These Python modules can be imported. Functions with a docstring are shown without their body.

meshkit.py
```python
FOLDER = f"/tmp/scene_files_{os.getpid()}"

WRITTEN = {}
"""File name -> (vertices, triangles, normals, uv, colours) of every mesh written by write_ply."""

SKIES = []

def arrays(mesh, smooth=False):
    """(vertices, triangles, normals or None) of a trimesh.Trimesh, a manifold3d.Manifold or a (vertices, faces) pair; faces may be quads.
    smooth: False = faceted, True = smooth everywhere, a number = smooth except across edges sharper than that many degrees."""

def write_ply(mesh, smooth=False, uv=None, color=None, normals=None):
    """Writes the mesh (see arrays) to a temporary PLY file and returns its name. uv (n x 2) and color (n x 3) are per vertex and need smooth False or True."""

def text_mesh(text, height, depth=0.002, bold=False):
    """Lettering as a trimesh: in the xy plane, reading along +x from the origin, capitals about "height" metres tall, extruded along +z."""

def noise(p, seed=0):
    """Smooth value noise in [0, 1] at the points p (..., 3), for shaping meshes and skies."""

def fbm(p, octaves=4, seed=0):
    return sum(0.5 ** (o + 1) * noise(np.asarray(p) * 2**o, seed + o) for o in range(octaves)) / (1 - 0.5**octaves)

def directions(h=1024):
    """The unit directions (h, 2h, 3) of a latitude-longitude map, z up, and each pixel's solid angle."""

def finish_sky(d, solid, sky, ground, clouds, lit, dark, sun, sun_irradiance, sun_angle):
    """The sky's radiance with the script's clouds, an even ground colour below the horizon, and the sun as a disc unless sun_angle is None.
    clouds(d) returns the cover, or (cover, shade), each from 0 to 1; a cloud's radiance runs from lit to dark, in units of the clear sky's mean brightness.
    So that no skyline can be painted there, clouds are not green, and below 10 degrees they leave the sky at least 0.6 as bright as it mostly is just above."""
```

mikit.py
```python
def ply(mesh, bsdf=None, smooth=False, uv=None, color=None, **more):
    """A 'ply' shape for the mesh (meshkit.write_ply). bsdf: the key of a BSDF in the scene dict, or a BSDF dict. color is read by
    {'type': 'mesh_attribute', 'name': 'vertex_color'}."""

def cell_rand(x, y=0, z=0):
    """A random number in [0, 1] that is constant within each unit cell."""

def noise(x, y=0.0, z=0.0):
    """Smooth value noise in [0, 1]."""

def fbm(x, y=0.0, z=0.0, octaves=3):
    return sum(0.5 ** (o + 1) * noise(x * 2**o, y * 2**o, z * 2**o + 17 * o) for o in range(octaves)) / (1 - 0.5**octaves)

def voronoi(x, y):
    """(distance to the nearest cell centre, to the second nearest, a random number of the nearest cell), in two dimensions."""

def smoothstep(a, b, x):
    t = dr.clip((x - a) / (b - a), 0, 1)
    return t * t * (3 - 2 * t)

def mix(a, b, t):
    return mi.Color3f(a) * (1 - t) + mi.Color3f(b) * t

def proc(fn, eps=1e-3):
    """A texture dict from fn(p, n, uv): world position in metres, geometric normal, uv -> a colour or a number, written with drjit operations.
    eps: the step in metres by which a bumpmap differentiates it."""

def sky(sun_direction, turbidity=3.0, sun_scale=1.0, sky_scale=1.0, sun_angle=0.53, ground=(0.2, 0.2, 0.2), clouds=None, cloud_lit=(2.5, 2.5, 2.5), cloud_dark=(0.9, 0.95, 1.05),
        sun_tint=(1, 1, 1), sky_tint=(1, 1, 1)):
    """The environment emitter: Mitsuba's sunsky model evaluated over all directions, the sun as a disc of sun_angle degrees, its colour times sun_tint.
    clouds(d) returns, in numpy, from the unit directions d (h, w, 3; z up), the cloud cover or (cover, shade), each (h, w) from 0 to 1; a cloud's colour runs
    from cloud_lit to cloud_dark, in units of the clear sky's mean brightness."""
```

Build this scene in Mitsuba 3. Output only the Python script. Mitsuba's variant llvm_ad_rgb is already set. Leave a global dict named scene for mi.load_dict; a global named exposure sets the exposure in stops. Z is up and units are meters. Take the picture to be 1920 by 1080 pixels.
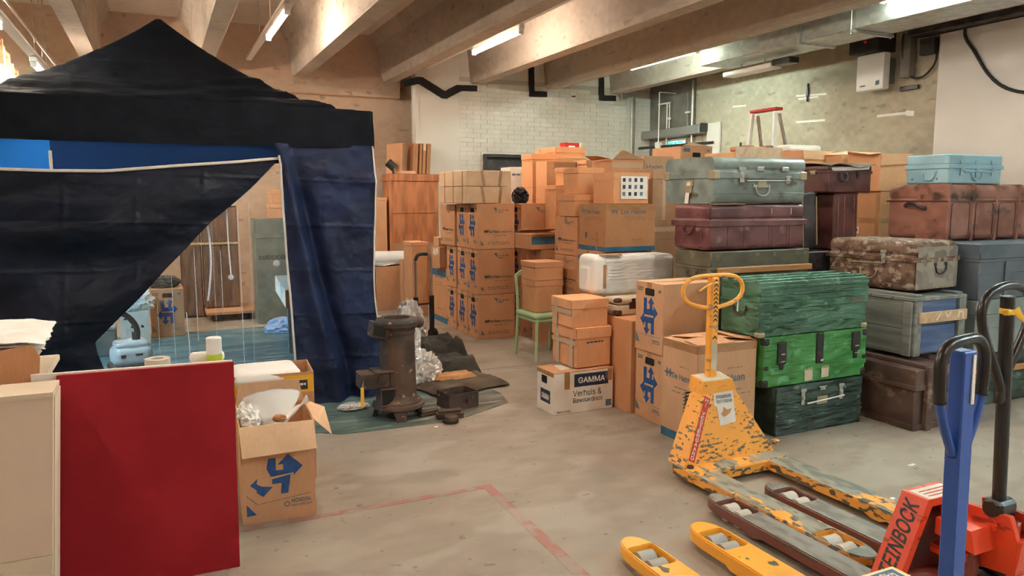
import math, random
import numpy as np
import trimesh, shapely
from shapely.geometry import Polygon, Point, box as sbox
from shapely import affinity
import manifold3d as m3
import drjit as dr
import mitsuba as mi
import mikit, meshkit
from mikit import noise, fbm, smoothstep, mix, proc

PI = math.pi
rnd = random.Random(7)
scene, labels, used = {'type': 'scene'}, {}, set()

# ------------------------------------------------------------------ camera, light level
F_PX, PITCH, YAW, EYE = 1397.0, math.atan(170 / 1397.0), math.radians(25.3), 1.62
fw = [math.sin(YAW) * math.cos(PITCH), math.cos(YAW) * math.cos(PITCH), -math.sin(PITCH)]
T4 = mi.ScalarTransform4f
scene['camera'] = {'type': 'perspective', 'fov': math.degrees(2 * math.atan(960 / F_PX)), 'fov_axis': 'x', 'near_clip': 0.05, 'far_clip': 100,
                   'to_world': T4().look_at(origin=[0, 0, EYE], target=[fw[0], fw[1], EYE + fw[2]], up=[0, 0, 1])}
exposure = 2.75
# tube luminaires: (x, y0, y1, z, colour, radiance); the last ones hang in the bays behind the camera and left of the tent
WARM, MID, COOL = (1.0, 0.82, 0.64), (1.0, 0.87, 0.74), (0.78, 1.0, 0.86)
TUBES = [(-1.14, 9.75, 10.75, 3.05, WARM, 34), (-1.14, 6.4, 7.75, 3.05, WARM, 34), (1.28, 8.0, 9.4, 3.47, WARM, 34), (3.80, 7.8, 9.2, 3.47, WARM, 34),
         (6.32, 7.85, 9.3, 3.47, COOL, 34), (6.32, 3.6, 5.15, 3.47, COOL, 34),
         (3.80, 3.5, 4.9, 3.47, MID, 24), (1.28, 3.7, 4.95, 3.47, WARM, 42), (1.28, -2.0, -0.6, 3.47, MID, 34), (3.80, -1.6, -0.2, 3.47, (0.84, 1.0, 0.96), 44),
         (6.32, -0.9, 0.6, 3.47, (0.76, 1.0, 1.05), 80), (-2.5, 6.4, 7.8, 3.40, COOL, 34), (-2.5, 8.6, 10.0, 3.40, COOL, 34), (-1.6, 1.6, 3.0, 3.47, MID, 34)]

# ------------------------------------------------------------------ materials
def rgb(c):
    return {'type': 'rgb', 'value': [float(v) for v in c]}

def M(name, col, rough=0.6, metal=0.0, spec=0.5, bump=None, amt=0.002, eps=2e-3, **kw):
    b = {'type': 'principled', 'base_color': proc(col) if callable(col) else rgb(col), 'roughness': rough if isinstance(rough, float) else proc(rough),
         'metallic': metal, 'specular': spec, **kw}
    if bump is not None:
        b = {'type': 'bumpmap', 'tex': proc(bump, eps), 'scale': amt, 'bsdf': b}
    scene['m_' + name] = {'type': 'twosided', 'bsdf': b}

def mottled(a, b, s=6.0, c=None, cs=20.0, ct=(0.6, 0.75)):
    """colour a to b by soft noise, with flecks of c"""
    def f(p, n, uv):
        col = mix(a, b, smoothstep(0.3, 0.7, fbm(p.x * s, p.y * s, p.z * s)))
        if c is not None:
            col = mix(col, c, smoothstep(ct[0], ct[1], fbm(p.x * cs + 5, p.y * cs, p.z * cs, 4)))
        return col
    return f

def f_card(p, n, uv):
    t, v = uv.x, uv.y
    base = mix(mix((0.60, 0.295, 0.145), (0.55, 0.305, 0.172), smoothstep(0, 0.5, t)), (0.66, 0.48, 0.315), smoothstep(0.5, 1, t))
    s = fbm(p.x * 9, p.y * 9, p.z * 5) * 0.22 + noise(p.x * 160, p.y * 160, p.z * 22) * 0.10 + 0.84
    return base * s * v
M('cardboard', f_card, 0.75, spec=0.25)
M('packing_tape', mottled((0.33, 0.17, 0.075), (0.39, 0.22, 0.11), 12), 0.28)
M('clear_tape', (0.50, 0.36, 0.25), 0.2)
M('blue_ink', mottled((0.012, 0.055, 0.20), (0.02, 0.08, 0.26), 30), 0.6)
M('teal_tape', mottled((0.022, 0.11, 0.20), (0.035, 0.15, 0.26), 20), 0.45)
M('grey_ink', (0.10, 0.15, 0.19), 0.7)
M('faint_ink', (0.26, 0.17, 0.11), 0.7)
M('black_ink', (0.022, 0.022, 0.026), 0.7)
M('white_ink', (0.75, 0.74, 0.70), 0.6)
M('navy_ink', (0.012, 0.022, 0.05), 0.55)
M('white_card', mottled((0.68, 0.63, 0.55), (0.74, 0.70, 0.63), 6), 0.7)
M('paper', mottled((0.66, 0.64, 0.60), (0.76, 0.74, 0.71), 9), 0.8)
M('black_hole', (0.008, 0.007, 0.006), 0.9)

def f_floor(p, n, uv):
    a = fbm(p.x * 0.9, p.y * 1.5, 3.0, 4)
    b = fbm(p.x * 5, p.y * 9, 1.0, 4)
    col = mix((0.255, 0.212, 0.170), (0.325, 0.283, 0.232), smoothstep(0.3, 0.72, a * 0.65 + b * 0.35))
    col = mix(col, (0.37, 0.335, 0.285), smoothstep(0.56, 0.72, fbm(p.x * 2.2 + 9, p.y * 3.1, 7.0, 3)) * 0.6)
    col = mix(col, (0.17, 0.145, 0.12), smoothstep(0.60, 0.76, fbm(p.x * 2.2 + 31, p.y * 4.5, 2.0, 5)) * 0.32)
    col = mix(col, (0.12, 0.105, 0.09), smoothstep(0.80, 0.84, fbm(p.x * 17 + 3, p.y * 24, 2.0, 3)) * 0.5)
    seam = dr.abs(p.y - 6.35 - 0.02 * fbm(p.x * 3, 0, 0))
    return mix((0.07, 0.06, 0.05), col, 0.25 + 0.75 * smoothstep(0.003, 0.009, seam))
M('floor_concrete', f_floor, lambda p, n, uv: 0.42 + 0.3 * fbm(p.x * 4, p.y * 5, 0), spec=0.4)

def f_conc(a, b):
    def f(p, n, uv):
        t = fbm(p.x * 1.6, p.y * 1.6, p.z * 2.0, 4) * 0.6 + fbm(p.x * 14, p.y * 14, p.z * 14, 3) * 0.4
        c = mix(a, b, smoothstep(0.32, 0.68, t))
        return mix(c, (0.10, 0.085, 0.07), smoothstep(0.70, 0.78, fbm(p.x * 7 + 3, p.y * 7, p.z * 11, 3)) * 0.35)
    return f
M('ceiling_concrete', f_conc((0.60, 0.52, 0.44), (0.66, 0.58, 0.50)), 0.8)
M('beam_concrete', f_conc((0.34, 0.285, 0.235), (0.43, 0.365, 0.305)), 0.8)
M('wall_concrete', f_conc((0.58, 0.41, 0.295), (0.66, 0.48, 0.355)), 0.85)
M('wall_right_concrete', f_conc((0.355, 0.31, 0.235), (0.47, 0.42, 0.325)), 0.85)
M('white_paint', mottled((0.66, 0.63, 0.58), (0.72, 0.69, 0.64), 1.3), 0.6)
M('brick_paint', mottled((0.64, 0.62, 0.56), (0.73, 0.71, 0.66), 3.0), 0.6)
M('mortar_paint', (0.50, 0.48, 0.44), 0.8)
M('white_panel', mottled((0.64, 0.61, 0.585), (0.70, 0.67, 0.64), 1.5), 0.55)
M('grey_paint', (0.20, 0.205, 0.20), 0.55)
M('dark_grey', mottled((0.13, 0.125, 0.11), (0.18, 0.17, 0.15), 4), 0.7)
M('galvanised', mottled((0.44, 0.46, 0.45), (0.56, 0.58, 0.57), 18), 0.38, 0.7)
M('white_metal', (0.72, 0.71, 0.68), 0.4)
M('black_metal', (0.014, 0.014, 0.015), 0.35)
M('black_foam', (0.010, 0.010, 0.010), 0.9)
M('steel', mottled((0.42, 0.41, 0.40), (0.56, 0.55, 0.53), 25), 0.35, 0.85)
M('chrome', (0.75, 0.75, 0.75), 0.12, 1.0)
M('white_plastic', (0.74, 0.74, 0.72), 0.4)
M('black_rubber', (0.012, 0.012, 0.012), 0.6)
M('roller_grey', (0.36, 0.34, 0.31), 0.5)
M('roller_cream', (0.52, 0.48, 0.41), 0.5)
M('exit_green', (0.05, 0.55, 0.42), 0.4)

def f_red_line(p, n, uv):
    base = f_floor(p, n, uv)
    return mix(base, (0.34, 0.10, 0.085), 0.15 + 0.55 * smoothstep(0.35, 0.65, fbm(p.x * 16, p.y * 16, 0, 4)))
M('red_floor_paint', f_red_line, 0.6)
M('dark_red_floor_paint', f_red_line, 0.6)

# cloth
def creases(p, n, uv):
    k = 0
    for q in (p.z * 2.9 + 0.10 * p.x + 0.3, p.x * 2.3 - 0.14 * p.z):
        q = q + 0.05 * fbm(p.x * 3, p.z * 3, 2)
        k = k + dr.maximum(0.0, 1 - dr.abs(q - dr.floor(q) - 0.5) * 16)
    return fbm(p.x * 5, p.y * 5, p.z * 7, 4) + 0.16 * k
def folds(p, n, uv):
    return fbm(p.x * 7, p.y * 7, p.z * 9, 3) + 0.4 * fbm(p.x * 30, p.y * 30, p.z * 30, 2)
M('black_cloth', mottled((0.0028, 0.0046, 0.0085), (0.0050, 0.0076, 0.0132), 9), 0.7, spec=0.09, bump=folds, amt=0.012)
M('navy_cloth', mottled((0.0055, 0.0105, 0.034), (0.0105, 0.0205, 0.064), 5), 0.5, spec=0.22, bump=creases, amt=0.035)
M('dark_navy_cloth', mottled((0.0023, 0.0054, 0.0140), (0.0040, 0.0090, 0.0230), 4), 0.5, spec=0.20, bump=creases, amt=0.035)
M('zip_tape', (0.60, 0.58, 0.55), 0.6)
scene['m_blue_thin'] = {'type': 'principledthin', 'base_color': rgb((0.03, 0.16, 0.42)), 'roughness': 0.6, 'diff_trans': 1.2, 'spec_trans': 0.0}
scene['m_navy_thin'] = {'type': 'principledthin', 'base_color': rgb((0.014, 0.032, 0.085)), 'roughness': 0.6, 'diff_trans': 1.0, 'spec_trans': 0.0}
scene['m_film'] = {'type': 'thindielectric', 'int_ior': 1.5}
M('film_edge', (0.62, 0.70, 0.82), 0.25)
M('grey_card', mottled((0.125, 0.135, 0.105), (0.165, 0.175, 0.14), 8), 0.75)
def f_tarp(p, n, uv):
    t = fbm(p.x * 2.5, p.y * 9, 1, 4)
    inside = smoothstep(5.3, 6.3, p.y)
    c = mix(mix(mix((0.05, 0.085, 0.075), (0.095, 0.135, 0.115), smoothstep(0.3, 0.7, t)), mix((0.062, 0.062, 0.045), (0.115, 0.112, 0.085), smoothstep(0.3, 0.7, t)), smoothstep(1.3, 2.0, p.x)), mix((0.05, 0.125, 0.15), (0.095, 0.19, 0.215), smoothstep(0.3, 0.7, t)), inside)
    return mix(c, (0.28, 0.30, 0.27), smoothstep(0.66, 0.74, fbm(p.x * 3, p.y * 30, 4, 3)) * 0.6)
M('tarp_cloth', f_tarp, 0.45, bump=lambda p, n, uv: fbm(p.x * 2.5, p.y * 14, 1, 3), amt=0.03)
M('dark_textile', mottled((0.025, 0.023, 0.02), (0.055, 0.05, 0.042), 8), 0.9, bump=folds, amt=0.012)
M('brown_textile', mottled((0.06, 0.045, 0.032), (0.11, 0.08, 0.055), 8), 0.9, bump=folds, amt=0.01)
M('foil', (0.82, 0.81, 0.80), 0.25, 0.55)
M('white_foam', (0.76, 0.76, 0.73), 0.55)
M('bubble_wrap', mottled((0.55, 0.56, 0.54), (0.72, 0.72, 0.69), 7), 0.22, spec=0.7, bump=lambda p, n, uv: fbm(p.x * 30, p.y * 30, p.z * 80, 2), amt=0.01)
M('pale_blue_sheet', (0.30, 0.46, 0.72), 0.4)
M('red_fabric', mottled((0.235, 0.006, 0.012), (0.275, 0.009, 0.016), 3), 0.75, spec=0.25)
M('beige_board', mottled((0.53, 0.415, 0.325), (0.58, 0.46, 0.365), 2), 0.8, spec=0.2)
M('cream_board', (0.54, 0.45, 0.34), 0.8)

# wood, paint, leather, iron
def wood(a, b, axis='z'):
    def f(p, n, uv):
        q = {'z': (p.x, p.y, p.z * 0.12), 'x': (p.x * 0.1, p.y, p.z), 'y': (p.x, p.y * 0.1, p.z)}[axis]
        g = fbm(q[0] * 26, q[1] * 26, q[2] * 26, 4)
        return mix(a, b, smoothstep(0.3, 0.7, g))
    return f
M('plywood', wood((0.30, 0.092, 0.034), (0.46, 0.165, 0.062)), 0.6)
M('pale_wood', wood((0.50, 0.33, 0.18), (0.60, 0.42, 0.25), 'y'), 0.7)
M('brown_wood', wood((0.11, 0.055, 0.032), (0.20, 0.105, 0.06)), 0.6)
M('orange_batten', wood((0.38, 0.17, 0.06), (0.50, 0.25, 0.10), 'x'), 0.65)
M('olive_paint', mottled((0.060, 0.055, 0.035), (0.10, 0.095, 0.065), 7, (0.16, 0.14, 0.09), 16), 0.45)
M('grey_green_case', mottled((0.130, 0.160, 0.150), (0.225, 0.280, 0.270), 5, (0.09, 0.08, 0.05), 11, (0.6, 0.8)), 0.4)
M('maroon_paint', mottled((0.075, 0.020, 0.022), (0.15, 0.060, 0.062), 6, (0.19, 0.12, 0.12), 13, (0.6, 0.8)), 0.4)
M('brown_leather', mottled((0.050, 0.016, 0.014), (0.095, 0.034, 0.030), 9), 0.38)
M('dark_leather', mottled((0.018, 0.014, 0.016), (0.045, 0.038, 0.042), 10), 0.4)
M('red_leather', mottled((0.17, 0.062, 0.042), (0.29, 0.135, 0.100), 5, (0.055, 0.03, 0.022), 8, (0.55, 0.75)), 0.5)
M('canvas_green', mottled((0.030, 0.092, 0.054), (0.062, 0.165, 0.104), 6, (0.11, 0.22, 0.16), 17, (0.62, 0.8)), 0.42,
  bump=lambda p, n, uv: fbm(p.x * 9, p.y * 9, p.z * 18, 4), amt=0.055)
M('bright_green', mottled((0.030, 0.165, 0.034), (0.056, 0.26, 0.068), 5, (0.10, 0.34, 0.14), 15, (0.62, 0.8)), 0.4,
  bump=lambda p, n, uv: fbm(p.x * 8, p.y * 8, p.z * 16, 4), amt=0.045)
M('dark_green', mottled((0.016, 0.032, 0.025), (0.04, 0.075, 0.06), 7, (0.15, 0.22, 0.19), 10, (0.64, 0.78)), 0.42,
  bump=lambda p, n, uv: fbm(p.x * 6, p.y * 6, p.z * 30, 4), amt=0.05)
M('rusty_tin', mottled((0.07, 0.030, 0.018), (0.17, 0.105, 0.07), 20, (0.29, 0.245, 0.20), 26, (0.52, 0.66)), 0.6)
def f_marble(p, n, uv):
    a, b, r = mikit.voronoi(p.x * 12 + 2 * fbm(p.x * 9, p.z * 9, 0), p.z * 14 + p.y * 4)
    return mix((0.12, 0.105, 0.09), (0.34, 0.30, 0.245), r * 0.7 + 0.3 * fbm(p.x * 20, p.y * 20, p.z * 20))
M('marbled_tin', f_marble, 0.5)
M('grey_blue_wood', wood((0.15, 0.165, 0.155), (0.225, 0.24, 0.225), 'y'), 0.65)
M('blue_wood', wood((0.055, 0.10, 0.22), (0.11, 0.165, 0.30), 'x'), 0.65)
M('crate_brown', mottled((0.055, 0.030, 0.024), (0.10, 0.062, 0.050), 6, (0.20, 0.14, 0.11), 9, (0.64, 0.76)), 0.55)
M('slate_blue', mottled((0.055, 0.075, 0.095), (0.085, 0.11, 0.135), 4), 0.5)
M('grey_teal', mottled((0.16, 0.20, 0.195), (0.22, 0.265, 0.255), 4), 0.5)
M('pale_blue_tin', mottled((0.20, 0.36, 0.44), (0.27, 0.45, 0.53), 4), 0.4)
M('brass', (0.42, 0.36, 0.24), 0.4, 0.6)
M('light_steel', (0.40, 0.42, 0.39), 0.4, 0.5)
M('rust_iron', mottled((0.030, 0.020, 0.015), (0.075, 0.042, 0.029), 8, (0.24, 0.18, 0.145), 22, (0.68, 0.80)), 0.65)
M('chair_green', mottled((0.34, 0.50, 0.28), (0.42, 0.58, 0.34), 5), 0.4)
M('vellum', mottled((0.50, 0.44, 0.33), (0.60, 0.54, 0.42), 8), 0.55)

def chipped(paint, dark, th, s=34.0, top=None, low=0.0):
    def f(p, n, uv):
        c = mix(paint, [v * 1.08 for v in paint], fbm(p.x * 8, p.y * 8, p.z * 8))
        k = fbm(p.x * s * 0.6, p.y * s * 0.45, p.z * s, 5) + 0.30 * (fbm(p.x * 7 + 2, p.y * 7, p.z * 7, 3) - 0.5) + low * (0.24 - p.z)
        c = mix(c, dark, smoothstep(th, th + 0.03, k))
        if top is not None:
            w = fbm(p.x * 9, p.y * 4, p.z * 9, 4)
            c = mix(c, mix(top[0], top[1], smoothstep(0.35, 0.65, fbm(p.x * 26, p.y * 9, 3, 3))), smoothstep(0.7, 0.95, n.z) * smoothstep(top[2], top[2] + 0.06, w))
        return c
    return f
M('yellow_chipped', chipped((0.84, 0.37, 0.055), (0.13, 0.09, 0.05), 0.60, 70.0, low=0.35), 0.42)
M('yellow_worn_top', chipped((0.80, 0.35, 0.055), (0.10, 0.08, 0.055), 0.57, 46, ((0.15, 0.155, 0.135), (0.30, 0.28, 0.22), 0.34)), 0.45)
M('yellow_handle', chipped((0.84, 0.38, 0.055), (0.40, 0.25, 0.15), 0.66), 0.4)
M('yellow_clean', chipped((0.86, 0.40, 0.04), (0.10, 0.06, 0.03), 0.69, 22), 0.38)
M('worn_steel_top', chipped((0.15, 0.05, 0.04), (0.08, 0.06, 0.05), 0.64, 26, ((0.16, 0.145, 0.125), (0.235, 0.215, 0.19), -1.0)), 0.45)
M('orange_red', chipped((0.62, 0.060, 0.022), (0.32, 0.03, 0.015), 0.68, 26), 0.35)
M('dark_red', mottled((0.12, 0.02, 0.015), (0.18, 0.035, 0.022), 9), 0.5)
M('truck_blue', (0.022, 0.075, 0.32), 0.32)
M('truck_black', (0.010, 0.010, 0.011), 0.28)
M('label_red', (0.50, 0.035, 0.02), 0.5)
M('yellow_plastic', (0.75, 0.42, 0.03), 0.4)
M('lime_print', (0.45, 0.55, 0.05), 0.5)
M('red_paint', (0.42, 0.02, 0.02), 0.45)
M('led_red', (0.7, 0.03, 0.05), 0.3)

# ------------------------------------------------------------------ mesh helpers
cat = trimesh.util.concatenate
def tm(m):
    a = m.to_mesh()
    return trimesh.Trimesh(a.vert_properties[:, :3], a.tri_verts, process=False)

def bx(x0, y0, z0, x1, y1, z1):
    b = trimesh.creation.box([x1 - x0, y1 - y0, z1 - z0])
    b.apply_translation([(x0 + x1) / 2, (y0 + y1) / 2, (z0 + z1) / 2])
    return b

def hull(pts):
    return tm(m3.Manifold.hull_points(np.asarray(pts, float)))

def cb(x0, y0, z0, x1, y1, z1, c=0.004):
    """chamfered box"""
    c = min(c, (x1 - x0) * .45, (y1 - y0) * .45, (z1 - z0) * .45)
    pts = []
    for i, a in enumerate((x0, x1)):
        for j, b in enumerate((y0, y1)):
            for k, e in enumerate((z0, z1)):
                sx, sy, sz = (c if i == 0 else -c), (c if j == 0 else -c), (c if k == 0 else -c)
                pts += [(a + sx, b + sy, e), (a + sx, b, e + sz), (a, b + sy, e + sz)]
    return hull(pts)

def rb(x0, y0, z0, x1, y1, z1, r=0.02, seg=12):
    """rounded box: hull of spheres at its corners"""
    r = min(r, (x1 - x0) * .49, (y1 - y0) * .49, (z1 - z0) * .49)
    s = tm(m3.Manifold.sphere(r, seg)).vertices
    return hull(np.vstack([s + (x, y, z) for x in (x0 + r, x1 - r) for y in (y0 + r, y1 - r) for z in (z0 + r, z1 - r)]))

def rbx(x0, y0, z0, x1, y1, z1, r=0.03, axis='x', seg=10):
    """box rounded along one axis only"""
    a = np.linspace(0, 2 * PI, 4 * seg, endpoint=False)
    pts = []
    lo, hi = np.array([x0, y0, z0]), np.array([x1, y1, z1])
    k = 'xyz'.index(axis)
    o = [i for i in range(3) if i != k]
    r = min(r, (hi[o[0]] - lo[o[0]]) * .49, (hi[o[1]] - lo[o[1]]) * .49)
    for e in (lo[k], hi[k]):
        for cx in (lo[o[0]] + r, hi[o[0]] - r):
            for cy in (lo[o[1]] + r, hi[o[1]] - r):
                for t in a:
                    p = np.zeros(3); p[k] = e; p[o[0]] = cx + r * math.cos(t); p[o[1]] = cy + r * math.sin(t)
                    pts.append(p)
    return hull(pts)

def cyl(p, q, r, n=16, r2=None):
    p, q = np.asarray(p, float), np.asarray(q, float)
    d = q - p; L = np.linalg.norm(d); d /= L
    u = np.cross(d, [0, 0, 1] if abs(d[2]) < .9 else [1, 0, 0]); u /= np.linalg.norm(u); v = np.cross(d, u)
    a = np.linspace(0, 2 * PI, n, endpoint=False)
    ring = np.cos(a)[:, None] * u + np.sin(a)[:, None] * v
    return hull(np.vstack([p + ring * r, q + ring * (r if r2 is None else r2)]))

def tube(path, r, n=10, closed=False, flat=1.0, up=None):
    """a round bar along a polyline; flat squashes it across 'up'"""
    P = np.asarray(path, float); N = len(P)
    t = np.roll(P, -1, 0) - np.roll(P, 1, 0)
    if not closed:
        t[0], t[-1] = P[1] - P[0], P[-1] - P[-2]
    t /= np.linalg.norm(t, axis=1, keepdims=True)
    ref = np.array([0, 0, 1.0]) if up is None else np.asarray(up, float)
    if up is None and abs(t[:, 2]).max() > .9:
        ref = np.array([0.31, 0.95, 0.05]) if abs(t @ np.array([0.31, 0.95, 0.05])).max() < .95 else np.array([0.95, -0.2, 0.2])
    u = np.cross(t, ref); u /= np.linalg.norm(u, axis=1, keepdims=True); v = np.cross(t, u)
    a = np.linspace(0, 2 * PI, n, endpoint=False)
    V = (P[:, None] + r * (np.cos(a)[None, :, None] * u[:, None] + flat * np.sin(a)[None, :, None] * v[:, None])).reshape(-1, 3)
    F = []
    for i in range(N if closed else N - 1):
        j = (i + 1) % N
        for k in range(n):
            l = (k + 1) % n
            F += [(i * n + k, j * n + k, j * n + l), (i * n + k, j * n + l, i * n + l)]
    if not closed:
        V = np.vstack([V, P[0], P[-1]])
        for k in range(n):
            l = (k + 1) % n
            F += [(N * n, k, l), (N * n + 1, (N - 1) * n + l, (N - 1) * n + k)]
    m = trimesh.Trimesh(V, F, process=False)
    if m.volume < 0:
        m.invert()
    return m

def spline(pts, n=40, closed=False):
    from scipy.interpolate import splprep, splev
    P = np.asarray(pts, float)
    if closed:
        P = np.vstack([P, P[:1]])
    tck, _ = splprep(P.T, s=0, k=min(3, len(P) - 1), per=closed)
    u = np.linspace(0, 1, n, endpoint=not closed)
    return np.array(splev(u, tck)).T

def lathe(profile, n=32):
    P = np.asarray(profile, float); N = len(P)
    a = np.linspace(0, 2 * PI, n, endpoint=False)
    V = np.stack([P[:, None, 0] * np.cos(a), P[:, None, 0] * np.sin(a), np.repeat(P[:, 1:2], n, 1)], -1).reshape(-1, 3)
    F = []
    for i in range(N - 1):
        for k in range(n):
            l = (k + 1) % n
            F += [(i * n + k, i * n + l, (i + 1) * n + l), (i * n + k, (i + 1) * n + l, (i + 1) * n + k)]
    return trimesh.Trimesh(V, F, process=False)

def prism(poly, h):
    """polygon in xy extruded from z=0 to h"""
    gs = getattr(poly, 'geoms', [poly])
    return cat([trimesh.creation.extrude_polygon(g, h, engine='earcut') for g in gs if g.area > 1e-9])

def frame(mesh, O, U, V):
    """places a mesh built in xy with relief along z: O + xU + yV + zN"""
    U, V = np.asarray(U, float), np.asarray(V, float)
    A = np.eye(4); A[:3, 0], A[:3, 1], A[:3, 2], A[:3, 3] = U, V, np.cross(U, V), O
    m = mesh.copy(); m.apply_transform(A)
    return m

def sheet(fn, nu, nv, thick=0.0):
    """grid surface from fn(u, v) -> (x, y, z) with u, v in 0..1"""
    u, v = np.meshgrid(np.linspace(0, 1, nu), np.linspace(0, 1, nv), indexing='ij')
    P = np.stack(np.broadcast_arrays(*fn(u, v)), -1).reshape(-1, 3)
    i, j = np.meshgrid(np.arange(nu - 1), np.arange(nv - 1), indexing='ij')
    a = (i * nv + j).ravel(); b = a + nv
    F = np.vstack([np.stack([a, b, b + 1], 1), np.stack([a, b + 1, a + 1], 1)])
    if thick:
        m = trimesh.Trimesh(P, F, process=False)
        n = m.vertex_normals
        K = len(P)
        Q = np.vstack([P + n * thick / 2, P - n * thick / 2])
        G = [F, F[:, ::-1] + K]
        e = [[r * nv + 0 for r in range(nu)], [r * nv + nv - 1 for r in range(nu)], list(range(nv)), [(nu - 1) * nv + c for c in range(nv)]]
        for E_ in e:
            for s, t in zip(E_[:-1], E_[1:]):
                G.append(np.array([[s, t, t + K], [s, t + K, s + K]]))
        return trimesh.Trimesh(Q, np.vstack(G), process=False)
    return trimesh.Trimesh(P, F, process=False)

def crumple(c, s, seed=0, amp=0.35, sub=4, freq=2.4, floor=None):
    m = trimesh.creation.icosphere(subdivisions=sub)
    v = np.array(m.vertices)
    n = 1 - 2 * abs(meshkit.fbm(v * freq + seed * 7.3, 4, seed) - 0.5) * 2
    v = v * (0.8 + amp * n)[:, None] * np.asarray(s) + np.asarray(c)
    if floor is not None:
        v[:, 2] = np.maximum(v[:, 2], floor)
    return trimesh.Trimesh(v, m.faces, process=False)

def rotz(a):
    c, s = math.cos(math.radians(a)), math.sin(math.radians(a))
    return np.array([[c, -s, 0, 0], [s, c, 0, 0], [0, 0, 1, 0], [0, 0, 0, 1.0]])

def at(x, y, z=0, rz=0, tilt=None):
    A = rotz(rz)
    if tilt is not None:
        A = A @ trimesh.transformations.rotation_matrix(math.radians(tilt[0]), tilt[1])
    A[:3, 3] = (x, y, z)
    return A

# ------------------------------------------------------------------ scene helpers
def newkey(k):
    if k not in used:
        used.add(k); return k
    n = 1
    while f'{k}_{n:03d}' in used:
        n += 1
    k = f'{k}_{n:03d}'; used.add(k)
    return k

def put(k, mesh, mat, smooth=False, uv=None, **kw):
    if uv is not None:
        uv = np.tile(np.asarray(uv, float), (len(mesh.vertices), 1)); smooth = False
    scene[k] = mikit.ply(mesh, 'm_' + mat, smooth, uv=uv, **kw)
    return k

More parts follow.
